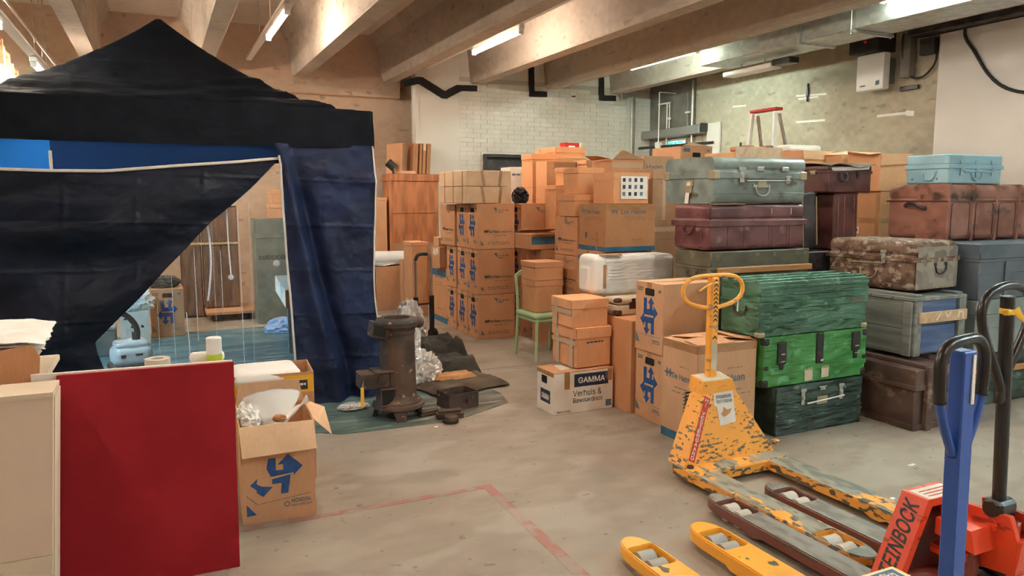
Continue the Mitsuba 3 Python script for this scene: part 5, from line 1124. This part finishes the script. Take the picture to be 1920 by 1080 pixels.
solo('foil_wrap', 'crumpled silver foil standing up behind the stove', 'foil', crumple((1.95, 6.32, .28), (.075, .08, .22), 23, 1.0, 4, 4.6, .01), 'foil', 20)
solo('foil_wrap', 'crumpled silver plastic lying on the blankets right of the stove', 'foil', crumple((1.97, 6.03, .11), (.11, .08, .12), 29, 1.1, 4, 4.6, .012), 'foil', 20)
solo('foil_wrap', 'crumpled silver plastic behind the top of the stove near the hand truck', 'foil', crumple((2.28, 7.30, .26), (.10, .10, .19), 31, 1.0, 4, 4.4, .012), 'foil', 20)
solo('foil_wrap', 'pale plastic heap on the floor beside the tent, behind the stove', 'foil', crumple((2.25, 8.5, .08), (.26, .22, .12), 37, .5, 4, 2.6, .012), 'paper', 20)
solo('foil_wrap', 'small piece of silver plastic beside the paper tag of the stove', 'foil', crumple((1.28, 5.55, .03), (.10, .05, .025), 41, .5, 3, 2.6, .006), 'foil', 20)
# hand truck
ht = Thing('hand_truck', 'black folding hand truck with a chrome handle standing behind the stove', 'hand truck', at(2.66, 7.90, 0, 22))
ht.add('rail', [cb(-.16, -.02, .02, -.115, .02, .52, .004), cb(.07, -.02, .02, .115, .02, .52, .004)], 'black_metal')
ht.add('handle', tube([(-.135, 0, .5), (-.135, 0, .70), (-.135, 0, .90)] + [(-.065 - .07 * math.cos(a), 0, .925 + .07 * math.sin(a)) for a in np.linspace(.1, PI / 2, 8)] + [(.02 + .07 * math.sin(a), 0, .925 + .07 * math.cos(a)) for a in np.linspace(0, PI / 2 - .1, 8)] + [(.09, 0, .90), (.09, 0, .70), (.09, 0, .5)], .013, 10), 'chrome', True, label='chrome handle')
ht.add('grip', tube(spline([(-.132, 0, .93), (-.10, .0, .985), (-.02, 0, .995), (.03, 0, .99)], 16), .019, 10), 'black_rubber', True); ht.add('cross_bar', cyl((-.14, 0, .44), (.10, 0, .43), .010), 'black_metal')
ht.add('wheel', [cyl((-.20, .03, .07), (-.16, .03, .07), .07, 20), cyl((.115, .03, .07), (.155, .03, .07), .07, 20)], 'black_rubber'); ht.add('toe_plate', cb(-.18, -.26, .01, .13, -.0, .022, .003), 'black_metal')

# green chair
ch = Thing('chair', 'pale green wooden chair carrying two tan boxes', 'chair', at(3.29, 6.44, 0))
ch.add('seat', rb(0, 0, .425, .44, .44, .472, .018, 12), 'chair_green', 40); ch.add('apron', rb(.015, .015, .385, .425, .425, .43, .015, 10), 'chair_green', 40)
def leg(p, q, a, b): return cyl(p, q, a, 14, b)
ch.add('leg', [leg((.045, .035, .43), (.02, .005, 0), .020, .014), leg((.395, .035, .43), (.42, .005, 0), .020, .014)], 'chair_green', 30)
ch.add('rear_leg', [tube(spline([(x + .0 * s, .47, 0), (x, .445, .22), (x, .425, .44), (x, .435, .62), (x, .47, .82)], 24), .017, 12) for x, s in ((.02, 1), (.42, -1))], 'chair_green', True)
ch.add('back_rail', tube(spline([(.02, .47, .80), (.12, .50, .85), (.32, .50, .85), (.42, .47, .80)], 20), .018, 10, flat=1.6), 'chair_green', True)
# ------------------------------------------------------------------ pallet trucks
def fork_mesh(x0, x1, y0, y1, hole, z0=.035, z1=.088, tip=.16, mirror=1):
    c, hw = (x0 + x1) / 2, (x1 - x0) / 2
    out = [(x0, y0), (x1, y0), (x1, y1 - tip)]
    for a in np.linspace(0, PI, 13):
        out.append((c + hw * math.cos(a) * (1 if math.sin(a) < .02 else .96), y1 - tip + tip * math.sin(a) ** .8))
    out.append((x0, y1 - tip))
    p = Polygon(out).buffer(0)
    h = sbox(c - hw * .58, hole[0] + .02, c + hw * .58, hole[1] - .02).buffer(.018)
    a = prism(p.difference(h), z1 - .006 - z0); a.apply_translation([0, 0, z0])
    b = prism(p.buffer(-.006).difference(h.buffer(.003)), .006); b.apply_translation([0, 0, z1 - .006])
    return cat([a, b])

def fork(t, x0, x1, y0, y1, mat, roller, hole=None):
    hole = hole or (y1 - .29, y1 - .10)
    k = t.add('fork', fork_mesh(x0, x1, y0, y1, hole), mat)
    c, hw = (x0 + x1) / 2, (x1 - x0) / 2
    for yy in (hole[0] + .055, hole[1] - .05):
        t.add('roller', cyl((c - hw * .50, yy, .043), (c + hw * .50, yy, .043), .041, 22), roller, 30, under=k)
    t.add('axle_bracket', [hull([(x, hole[0] + a, z) for x in (c + s * hw * .9 - .006, c + s * hw * .9 + .006) for a, z in ((-.16, .04), (.0, .04), (-.10, .018), (-.05, .018))]) for s in (-1, 1)], mat, under=k)
    return k

def grip(t, X, w_, zb, ztop, mat, r=.013, mats=None):
    """closed loop of a pallet truck handle in its own xz plane"""
    h = ztop - zb
    P = [(0, 0, zb), (-w_ * .36, 0, zb + h * .20), (-w_ * .48, 0, zb + h * .45), (-w_ * .47, 0, zb + h * .74), (-w_ * .36, 0, zb + h * .93), (-w_ * .16, 0, ztop), (w_ * .16, 0, ztop), (w_ * .36, 0, zb + h * .93), (w_ * .47, 0, zb + h * .74), (w_ * .48, 0, zb + h * .45), (w_ * .36, 0, zb + h * .20), (0, 0, zb)]
    m = tube(spline(P, 70), r, 12); m.apply_transform(X)
    return m

# yellow pallet truck: forks point to the viewer
pt = Thing('pallet_truck', 'worn yellow pallet truck with a looped handle, in front of the biggest box', 'pallet truck')
W180 = at(2.972, 3.30, 0, 180)
pt.X = W180
fork(pt, -.352, -.187, .10, 1.225, 'yellow_worn_top', 'roller_cream'); fork(pt, .187, .352, .10, 1.225, 'yellow_worn_top', 'roller_cream')
pt.add('cross_plate', [cb(-.36, -.06, .035, .36, .125, .092, .004), cb(-.19, .122, .03, .19, .132, .085, .002)], 'yellow_worn_top')
fr = pt.add('frame', hull([(a, b, c) for a, b, c in ((-.345, .02, .09), (.345, .02, .09), (-.345, -.12, .09), (.345, -.12, .09), (-.125, -.10, .47), (.125, -.10, .47), (-.125, -.20, .47), (.125, -.20, .47))]), 'yellow_chipped', label='tapered yellow frame')
pt.add('head', hull([(a, b, c) for a, b, c in ((-.13, -.095, .465), (.13, -.095, .465), (-.13, -.22, .465), (.13, -.22, .465), (-.105, -.10, .535), (.115, -.10, .535), (-.105, -.22, .555), (.115, -.22, .555))]), 'yellow_chipped')
pt.add('head_plate', hull([(a, b, c + e) for e in (0, .003) for a, b, c in ((-.095, -.105, .5365), (.105, -.105, .5365), (-.095, -.215, .5545), (.105, -.215, .5545))]), 'vellum', label='worn pale plate')
pt.add('pump', cat([cyl((.0, -.24, .10), (0, -.22, .50), .055, 20), cyl((0, -.24, .10), (0, -.24, .16), .08, 20)]), 'dark_red'); pt.add('spring', [frame(lathe([(.040, 0), (.052, .005), (.040, .010)], 16), (.09, -.235, .27 + .022 * i), (1, 0, 0), (0, 1, 0)) for i in range(8)], 'rust_iron')
pt.add('steer_wheel', [cyl((-.10, -.25, .09), (-.04, -.25, .09), .088, 24), cyl((.04, -.25, .09), (.10, -.25, .09), .088, 24)], 'black_rubber')
sh = pt.add('shaft', cb(-.030, -.205, .50, .030, -.150, 1.15, .010), 'yellow_handle')
pt.X = at(2.972, 3.30, 0, 0)
pt.add('arrow_mark', [put_on(prism(Polygon([(-.016, 0), (0, .014), (.016, 0), (.016, .008), (0, .024), (-.016, .008)]), .0010), 'F', 0, 0, 0, (.855 + i * .026) if i else .775, -.150) for i in range(11)], 'black_ink', under=sh)
pt.add('worn_paint', put_on(hull([(a, b, e) for e in (0, .0006) for a, b in ((-.02, .60), (.02, .58), (.024, .74), (-.018, .78))]), 'F', 0, 0, 0, 0, -.150), 'vellum', under=sh)
pt.X = np.eye(4)
pt.add('handle_loop', grip(pt, at(2.972, 3.475, 0, 0), .46, .955, 1.158, None), 'yellow_handle', True)
pt.add('lever', tube(spline([(2.975, 3.44, 1.12), (2.90, 3.44, 1.105), (2.84, 3.44, 1.075)], 10), .006, 8), 'yellow_handle')
pt.add('cable_tie', cyl((3.163, 3.475, .93), (3.166, 3.475, 1.03), .004, 8), 'white_plastic')
# front of the frame in world space: base (y 3.28, z .09), top (y 3.40, z .47), leaning back
def on_front(mesh, u, v, off=.001):      # u from the centre to the right, v up along the leaning front
    Vv = np.array([0, .12, .38]); Vv /= np.linalg.norm(Vv)
    return frame(mesh, np.array([2.972, 3.28, .09]) + np.array([1, 0, 0]) * u + Vv * v + np.cross([1, 0, 0], Vv) * off, (1, 0, 0), Vv)
lean = math.degrees(math.atan2(.22, .398))
def on_edge(mesh, s, off=.002, side=0.0):  # along the left slanting edge, s from the top down
    a = np.array([-.130, .40]); b = np.array([-.350, .0]); dv = (a - b) / np.linalg.norm(a - b); nv = np.array([dv[1], -dv[0]])
    m = mesh.copy(); A = np.eye(4); A[0:2, 0], A[0:2, 1] = nv, dv; o = a - dv * s + nv * (side + .004); A[0:2, 3] = o; m.apply_transform(A)
    return on_front(m, 0, 0, off)
pt.add('edge_flange', on_edge(cb(-.002, -.46, 0, .070, .0, .014, .003), 0, .0), 'yellow_chipped')
sg = pt.add('name_strip', on_edge(bx(.014, -.405, .0, .056, -.01, .0012), 0, .0145), 'label_red', label='red name strip with white letters')
for i, c_ in enumerate('HI VESTERGAARD'):
    if c_ != ' ':
        m_ = text(c_, .021, True, width=.022 if c_ != 'I' else .007, center=True)
        pt.add('letter', on_edge(m_, .040 + i * .0272, .016, .035), 'white_card', under=sg)
sk = pt.add('sticker', on_front(prism(Polygon([(-.03, .0), (.085, .012), (.10, .19), (-.04, .185), (-.05, .12), (-.03, .115)]).buffer(.004), .001), .0, .20, .002), 'white_card', label='white sticker with lettering and an orange picture')
pt.add('lettering', [on_front(text('museum', .026, True, width=.115), -.03, .355, .004), on_front(text('ROTTERDAM', .019, width=.115), -.03, .328, .004)], 'grey_ink', under=sk, kind='stuff')
pt.add('picture', on_front(prism(Polygon([(0, .03), (.02, .045), (.03, .07), (.05, .05), (.085, .055), (.07, .03), (.05, .02), (.02, .01)]), .001), -.015, .235, .004), 'orange_batten', under=sk)
pt.add('pin', on_edge(cyl((.03, -.44, .0), (.03, -.44, .03), .016, 12), 0, .008), 'rust_iron'); pt.add('bolt', rb(3.30, 3.26, .13, 3.345, 3.30, .16, .010, 8), 'yellow_chipped')

# orange-red pallet truck, forks away from the viewer
pr_ = Thing('pallet_truck', 'orange-red pallet truck with black lettering and a tall black handle', 'pallet truck')
fork(pr_, 2.462, 2.606, 1.80, 2.93, 'worn_steel_top', 'roller_cream'); fork(pr_, 2.838, 2.988, 1.80, 2.92, 'worn_steel_top', 'roller_cream')
pr_.add('cross_plate', cb(2.452, 1.76, .035, 2.998, 1.90, .092, .004), 'orange_red')
cx = 2.745
prof_ = [(-.285, .09), (-.105, .455), (.105, .455), (.285, .09)]
inner = [(-.245, .09), (-.080, .425), (.080, .425), (.245, .09)]
band_ = Polygon(prof_ + inner[::-1])
pr_.add('frame', frame(prism(band_, .115), (cx, 1.925, 0), (1, 0, 0), (0, 0, 1)), 'orange_red', label='orange-red bent frame')
pr_.add('back_plate', frame(prism(Polygon(inner), .012), (cx, 1.925, 0), (1, 0, 0), (0, 0, 1)), 'dark_red')
d_ = np.array([.18, 0, .365]); d_ /= np.linalg.norm(d_)
# lettering runs up the left slanting face, which looks left and up
U_ = d_; N_ = np.cross(np.array([0, 1.0, 0]), d_); N_ = -N_ if N_[0] > 0 else N_
V_ = np.cross(N_, U_)
mt = text('STEINBOCK', .062, True, width=.345)
mt.vertices[:, 0] += mt.vertices[:, 1] * .22
O_ = np.array([cx - .285, 1.868 + (-.5) * 0, .09]) + U_ * .03 + N_ * .0005
O_[1] = 1.868 - V_[1] * .031
pr_.add('lettering', frame(mt, O_, U_, V_), 'black_ink', kind='stuff', label='black lettering')
pr_.add('top_label', cb(cx - .09, 1.815, .4545, cx + .10, 1.905, .4565, .0005), 'white_card', label='white label with red print'); pr_.add('print', [bx(cx - .07, 1.83 + i * .022, .4565, cx + .08, 1.838 + i * .022, .4572) for i in range(3)], 'label_red')
pr_.add('pump_bracket', [hull([(cx + a, b, c) for a in (-.07, .17) for b, c in ((1.80, .385), (1.66, .385), (1.64, .30), (1.80, .32))]), hull([(cx + a, b, c) for a in (-.06, .10) for b, c in ((1.82, .27), (1.70, .27), (1.70, .235), (1.82, .235))]),
    hull([(cx + .07 + a, b, c) for a in (-.012, .012) for b, c in ((1.78, .43), (1.60, .44), (1.57, .36), (1.57, .22), (1.76, .20))]), hull([(cx + .185 + a, b, c) for a in (-.010, .010) for b, c in ((1.78, .43), (1.60, .42), (1.55, .37), (1.57, .20), (1.76, .20))]),
    hull([(cx + .03 + a, b, c) for a in (.03, .17) for b, c in ((1.60, .34), (1.55, .36), (1.57, .21), (1.60, .21))])], 'orange_red')
pr_.add('boss', [cyl((cx + .045, 1.66, .385), (cx + .062, 1.66, .385), .024, 18), cyl((cx + .045, 1.67, .335), (cx + .06, 1.67, .335), .014, 14)], 'orange_red'); pr_.add('pump', cat([cyl((cx + .02, 1.74, .12), (cx + .02, 1.74, .27), .055, 20), cyl((cx - .06, 1.76, .14), (cx + .02, 1.74, .18), .045, 16)]), 'dark_red')
pr_.add('steer_wheel', [cyl((cx + .03, 1.70, .09), (cx + .09, 1.70, .09), .088, 24), cyl((cx + .12, 1.70, .09), (cx + .18, 1.70, .09), .088, 24)], 'black_rubber'); pr_.add('link', tube(spline([(cx - .22, 1.86, .11), (cx - .16, 1.80, .16), (cx - .06, 1.78, .15), (cx + .0, 1.76, .13)], 18), .030, 10), 'dark_red', True)
hb = pr_.add('handle_base', cat([cb(cx + .055, 1.63, .42, cx + .155, 1.71, .48, .012), cb(cx + .13, 1.64, .34, cx + .165, 1.70, .46, .008), cyl((cx + .05, 1.67, .445), (cx + .165, 1.67, .445), .030, 16)]), 'truck_black'); pr_.add('plunger', cyl((cx + .145, 1.62, .33), (cx + .145, 1.62, .40), .012, 12), 'chrome')
pr_.add('shaft', cyl((cx + .102, 1.67, .46), (cx + .046, 1.665, 1.262), .024, 20), 'truck_black', 30)
hx = at(cx + .046, 1.665, 0, 2)
lp = [(.01, 0, .86), (-.06, 0, 1.02), (-.142, 0, 1.16), (-.152, 0, 1.215), (-.125, 0, 1.268), (-.085, 0, 1.288), (.085, 0, 1.288), (.125, 0, 1.268), (.152, 0, 1.215), (.142, 0, 1.16), (.06, 0, 1.02), (-.01, 0, .86)]
m_ = tube(spline(lp, 80), .0165, 12); m_.apply_transform(hx); pr_.add('handle_loop', m_, 'truck_black', True, label='glossy black handle loop')
lv = hull([(cx + .05, 1.64, 1.215), (cx + .075, 1.64, 1.225), (cx + .12, 1.635, 1.165), (cx + .125, 1.635, 1.155), (cx + .07, 1.64, 1.185), (cx + .05, 1.65, 1.20), (cx + .12, 1.645, 1.16)]); pr_.add('lever', lv, 'yellow_plastic', label='yellow lever')
pr_.add('collar', [cyl((cx + .048, 1.665, 1.195), (cx + .05, 1.665, 1.215), .026, 16), rb(cx + .005, 1.635, 1.195, cx + .03, 1.66, 1.218, .006, 8)], 'yellow_plastic')
# yellow pallet truck with a blue handle, nearest the viewer
pb = Thing('pallet_truck', 'clean yellow pallet truck with a blue square handle, nearest the viewer', 'pallet truck')
fork(pb, 1.770, 1.930, 1.52, 2.70, 'yellow_clean', 'roller_grey'); fork(pb, 2.150, 2.318, 1.52, 2.69, 'yellow_clean', 'roller_grey')
pb.add('cross_plate', cb(1.76, 1.46, .035, 2.33, 1.62, .092, .004), 'yellow_clean')
cx = 2.045
lo = lambda q: [(a, b - .055 * (b > .2)) for a, b in q]
pb.add('frame', frame(prism(Polygon(lo(prof_) + lo(inner)[::-1]), .115), (cx, 1.585, 0), (1, 0, 0), (0, 0, 1)), 'yellow_clean', label='yellow bent frame'); pb.add('back_plate', frame(prism(Polygon(lo(inner)), .012), (cx, 1.585, 0), (1, 0, 0), (0, 0, 1)), 'yellow_clean')
lb = pb.add('top_label', cb(cx - .085, 1.475, .3995, cx + .092, 1.578, .4018, .0005), 'white_card', label='white label with grey field')
pb.add('field', bx(cx - .078, 1.480, .4018, cx + .084, 1.570, .4024), 'grey_ink', under=lb); pb.add('lettering', frame(text('2500kg', .034, True, width=.125), (cx - .062, 1.525, .4025), (1, 0, 0), (0, 1, 0)), 'white_card', under=lb, kind='stuff')
pb.add('pump', cat([cyl((cx + .0, 1.38, .10), (cx, 1.36, .38), .05, 20), cb(cx - .06, 1.28, .30, cx + .08, 1.40, .395, .01)]), 'truck_blue'); pb.add('steer_wheel', [cyl((cx - .10, 1.36, .09), (cx - .03, 1.36, .09), .088, 24), cyl((cx + .03, 1.36, .09), (cx + .10, 1.36, .09), .088, 24)], 'black_rubber')
hx = at(cx - .012, 1.30, 0, 3)
m_ = cb(-.030, -.022, .40, .030, .022, 1.20, .004); A_ = np.eye(4); A_[0, 2] = -.030; m_.apply_transform(hx @ A_); pb.add('shaft', m_, 'truck_blue', label='blue square shaft')
sp = spline([(-.022, 0, .90), (-.062, 0, .985), (-.085, 0, 1.06), (-.092, 0, 1.13), (-.090, 0, 1.175), (-.070, 0, 1.212), (.0, 0, 1.228), (.062, 0, 1.222), (.088, 0, 1.185), (.092, 0, 1.13), (.085, 0, 1.06), (.062, 0, .985), (.022, 0, .90)], 80)
sp[:, 0] *= 1.12
A_[0, 3] = .0
def seg(a, b, r): 
    m = tube(sp[a:b] - np.array([0, 0, 0]), r, 12); m.apply_transform(hx @ np.array([[1, 0, -.03, .0], [0, 1, 0, 0], [0, 0, 1, 0], [0, 0, 0, 1.0]])); return m
pb.add('handle_loop', seg(0, 80, .0125), 'truck_blue', True); pb.add('hand_grip', seg(17, 63, .0165), 'truck_black', True, label='glossy black hand grip')
m_ = hull([(a, b, c) for b in (-.026, -.023) for a, c in ((.004, 1.05), (.018, 1.05), (.018, 1.19), (.006, 1.19))]); m_.apply_transform(hx @ np.array([[1, 0, -.03, .0], [0, 1, 0, 0], [0, 0, 1, 0], [0, 0, 0, 1.0]])); pb.add('decal', m_, 'white_card')
m_ = hull([(a, b, c) for b in (.0, .012) for a, c in ((.03, 1.12), (.04, 1.12), (.052, 1.03), (.04, 1.02))]); m_.apply_transform(hx @ np.array([[1, 0, -.03, .0], [0, 1, 0, 0], [0, 0, 1, 0], [0, 0, 0, 1.0]])); pb.add('lever', m_, 'truck_black')

# ------------------------------------------------------------------ left foreground
tb = Thing('work_table', 'work table behind the red board with packing things on it', 'table', at(-1.30, 3.375, 0))
tb.add('top', [cb(0, .0, .865, .85, .62, .893, .004), cb(.851, .0, .865, 1.545, .155, .893, .004)], 'cream_board'); tb.add('leg', [cb(a, b, 0, a + .04, b + .04, .865, .003) for a, b in ((.03, .03), (.78, .03), (.03, .55), (.78, .55), (1.48, .06))], 'steel')
t = Thing('red_board', 'large dark red board standing upright in front of the work table', 'board')
t.add('panel', hull([(x, y, z) for y in (3.336, 3.352) for x, z in ((-.441, .0), (.247, .0), (.259, .920), (-.393, .927))]), 'red_fabric'); t.add('backing', hull([(x, y, z) for y in (3.3525, 3.366) for x, z in ((-.437, .0), (.243, .0), (.255, .925), (-.480, .936))]), 'white_card', label='white backing board')
t = Thing('flat_box', 'beige flat cardboard box standing left of the red board', 'box', at(-1.32, 3.10, 0))
sx = lambda z: .941 - .060 * (1 - z / .92)
def slab(x0, a, b, y0, y1, g=0.0): return hull([(x, y, z) for y in (y0, y1) for x, z in ((x0, a), (sx(a) + g, a), (sx(b) + g, b), (x0, b))])
t.add('panel', slab(0, .305, .90, 0, .20), 'beige_board'); t.add('lower_panel', slab(-.003, 0, .303, -.004, .20), 'cream_board'); t.add('lid_edge', slab(-.002, .9005, .918, -.004, .205), 'cream_board'); t.add('side_flap', hull([(sx(z) + e, y, z) for e in (.0005, .004) for y in (.03, .20) for z in (.02, .895)]), 'cream_board')
t = Thing('torn_carton', 'torn brown corrugated cardboard on the work table at the left edge', 'cardboard', at(-1.15, 3.40, .8945))
t.add('wall', [hull([(x, y, z) for y in (.0, .008) for x, z in ((0, 0), (.69, 0), (.70, .10), (.685, .135), (.67, .15), (.65, .11), (.60, .07), (0, .06))])], 'cardboard', uv=(.02, .75))
t = Thing('paper_stack', 'heap of white wrapping paper on the work table at the left edge', 'paper')
for i in range(6):
    def lay(u, v, i=i):
        rag = .035 * fbx(v * 7 + 3 * i, 0 * v + i, 70 + i) + .012 * fbx(v * 30, 0 * v, 71 + i)
        x = -1.25 + (.752 + .013 * i) * u + rag * u
        y = 3.41 + .03 * (5 - i) * .3 + .43 * v
        z = .958 + .020 * i + .03 * v + .014 * fbx(x * 9, y * 14, 72 + i) - .02 * np.clip(u - .9, 0, 1) * 8
        return x, y, z
    t.add('sheet', sheet(lay, 40, 24, .003), 'paper', True)
t.add('fill', rb(-1.22, 3.43, .8945, -.53, 3.82, .965, .03), 'paper')
t = Thing('tape_roll', 'grey roll of tape on the work table behind the red board', 'tape', at(-.035, 3.445, .8945)); t.add('roll', lathe([(.026, 0), (.050, 0), (.050, .048), (.026, .048), (.026, 0)], 32), 'roller_cream', 30)
t = Thing('spray_can', 'white cylinder with a lime green print on the work table', 'bottle', at(.19, 3.44, .8945)); t.add('body', lathe([(0, 0), (.031, 0), (.032, .004), (.032, .118), (.028, .122), (0, .122)], 32), 'white_plastic', 30); t.add('print', lathe([(.0325, .015), (.0325, .05)], 32), 'lime_print', 30, label='lime green print')
solo('foam_piece', 'white rounded foam piece behind the white cylinder on the work table', 'foam', rb(.09, 3.477, .8945, .235, 3.525, .945, .02), 'white_foam', 40)
# open moving box in front
w, d, h = .355, .42, .50
t = Thing('cardboard_box', 'open moving box with a large blue emblem right of the red board', 'box', at(.303, 3.768, 0, -3))
k_ = .005
t.add('wall', [bx(0, 0, 0, w, k_, h), bx(0, d - k_, 0, w, d, h), bx(0, k_, 0, k_, d - k_, h), bx(w - k_, k_, 0, w, d - k_, h)], 'cardboard', uv=(.35, 1.0)); t.add('base', bx(k_, k_, 0, w - k_, d - k_, k_), 'cardboard', uv=(.35, 1.0))
t.add('flap', hull([(a, b, c) for a, b, c in ((-.002, -.002, h), (w + .002, -.002, h), (w + .004, -.075, h - .125), (.006, -.075, h - .135), (-.002, .003, h), (w + .002, .003, h), (w + .004, -.070, h - .125), (.006, -.070, h - .135))]), 'cardboard', uv=(.8, 1.1), label='front flap folded outward')
t.add('flap', [hull([(a, b, c + e) for e in (0, .005) for a, b, c in ((w, .02, h), (w, d - .02, h), (w + .10, d - .10, h - .03), (w + .105, .10, h - .12), (w + .03, .02, h - .03))]), hull([(a, b, c) for b in (d, d + .005) for a, c in ((0, h), (w, h), (w - .02, h + .12), (.02, h + .12))])], 'cardboard', uv=(.7, 1.05))
s_ = .20
t.add('emblem', [put_on(prism(shapely.union_all([Polygon([(-.06, .11), (-.025, .11), (-.025, .045), (.01, .045), (.01, .075), (-.015, .075), (.035, .125), (.06, .10), (.06, .085), (.044, .085), (.044, .108), (.06, .1), (.105, .055), (.06, .01), (.06, .025), (-.05, .015), (-.07, .06)]).buffer(0)]), .0008), 'F', w, d, .19, .215, .0006),
    put_on(prism(Polygon([(-.045, .005), (.045, .02), (.03, -.075), (-.005, -.075), (.0, -.02), (-.045, -.02)]), .0008), 'F', w, d, .19, .212, .0006), put_on(prism(shapely.union_all([Polygon([(-.15, -.015), (-.115, .018), (-.12, -.01), (-.095, -.025), (-.045, -.035), (-.09, -.08), (-.12, -.055), (-.12, -.04)]).buffer(0)]), .0008), 'F', w, d, .19, .212, .0006)], 'blue_ink', label='blue arrow emblem')
t.add('corner_mark', put_on(prism(Polygon([(0, 0), (.045, .004), (0, .06)]), .0008), 'F', w, d, .02, .04, .0006), 'blue_ink')
t.add('lettering', cat([put_on(text('MONDIAL', .019, True, width=.10), 'F', w, d, .235, .082, .0006), put_on(text('MOVERS', .011, width=.10), 'F', w, d, .235, .062, .0006), put_on(prism(Point(0, 0).buffer(.014).difference(Point(0, 0).buffer(.010)), .0008), 'F', w, d, .213, .078, .0006), put_on(hull([(a, b, e) for e in (0, .0008) for a, b in ((.07, .095), (.33, .120), (.33, .122), (.07, .097))]), 'F', w, d, 0, 0, .0006), put_on(hull([(a, b, e) for e in (0, .0008) for a, b in ((.07, .095), (.02, .145), (.022, .147), (.072, .097))]), 'F', w, d, 0, 0, .0006)]), 'grey_ink', kind='stuff')
def foam_a(u, v):
    r = .5 + .5 * u
    a = (v - .5) * 2.6
    return .335 + .29 * (.5 + .5 * np.sin(a) * (.55 + .45 * u)) + .02 * fbx(u * 4, v * 4, 90), 3.84 + .05 * u + .10 * (1 - np.cos(a)) * .6, .47 + .175 * u * np.cos(a * .55) + .015 * fbx(u * 5, v * 5, 91)
solo('foam_sheet', 'curled white foam sheet sticking out of the open moving box, in front', 'foam', sheet(foam_a, 30, 36, .006), 'white_foam', True)
solo('foam_sheet', 'white pointed foam sheet rising at the right of the open moving box', 'foam', sheet(lambda u, v: (.45 + .19 * u + .03 * v * u, 3.83 - .02 * u + .11 * v, .465 + .05 * v + .15 * u ** 2 * (1 - .75 * v) + .02 * fbx(u * 5, v * 5, 92)), 24, 24, .006), 'white_foam', True)
solo('foam_sheet', 'white foam bag standing at the left in the open moving box', 'foam', crumple((.37, 3.95, .50), (.055, .14, .075), 93, .35, 4, 2.2), 'white_foam', 30)
solo('cloth_scrap', 'small brown leather scrap on the foam in the open moving box', 'scrap', crumple((.50, 3.80, .515), (.03, .02, .018), 95, .4, 3), 'orange_batten', 30)
t = Thing('cardboard_box', 'open box with a yellow band and black label behind the open moving box', 'box', at(.33, 4.30, 0, -4))
w, d, h = .43, .34, .63
t.add('wall', [bx(0, 0, 0, w, k_, h), bx(0, d - k_, 0, w, d, h), bx(0, k_, 0, k_, d - k_, h), bx(w - k_, k_, 0, w, d - k_, h)], 'cardboard', uv=(.3, .9)); t.add('base', bx(k_, k_, 0, w - k_, d - k_, k_), 'cardboard', uv=(.3, .9))
t.add('yellow_band', put_on(rect(w - .004, .10), 'F', w, d, .002, h - .115, .0006), 'yellow_plastic', label='yellow band'); p_ = t.add('label_plate', put_on(rect(.095, .055), 'F', w, d, .30, h - .10, .0016), 'black_ink'); t.add('lettering', put_on(dashes(3, .075, .012, 97), 'F', w, d, .31, h - .075, .0026), 'white_ink', under=p_, kind='stuff')
solo('foam_bag', 'white foam bag filling the box with the yellow band', 'foam', rb(.32, 4.28, .55, .70, 4.58, .655, .05), 'white_foam', 40)
# scraps on the floor
for i, (x, y, lab) in enumerate(((4.05, 2.90, 'white paper scrap on the floor between the pallet trucks and the brown crate'), (3.48, 2.60, 'white paper scrap beside the fork of the worn yellow pallet truck'), (1.70, 4.86, 'tiny white scrap at the edge of the groundsheet'))):
    solo('paper_scrap', lab, 'scrap', hull([(x + a, y + b, c + .0002) for c in (0, .002) for a, b in ((0, 0), (.055 - .03 * (i == 2), .01), (.05 - .03 * (i == 2), .03), (-.01, .022))]), 'paper')
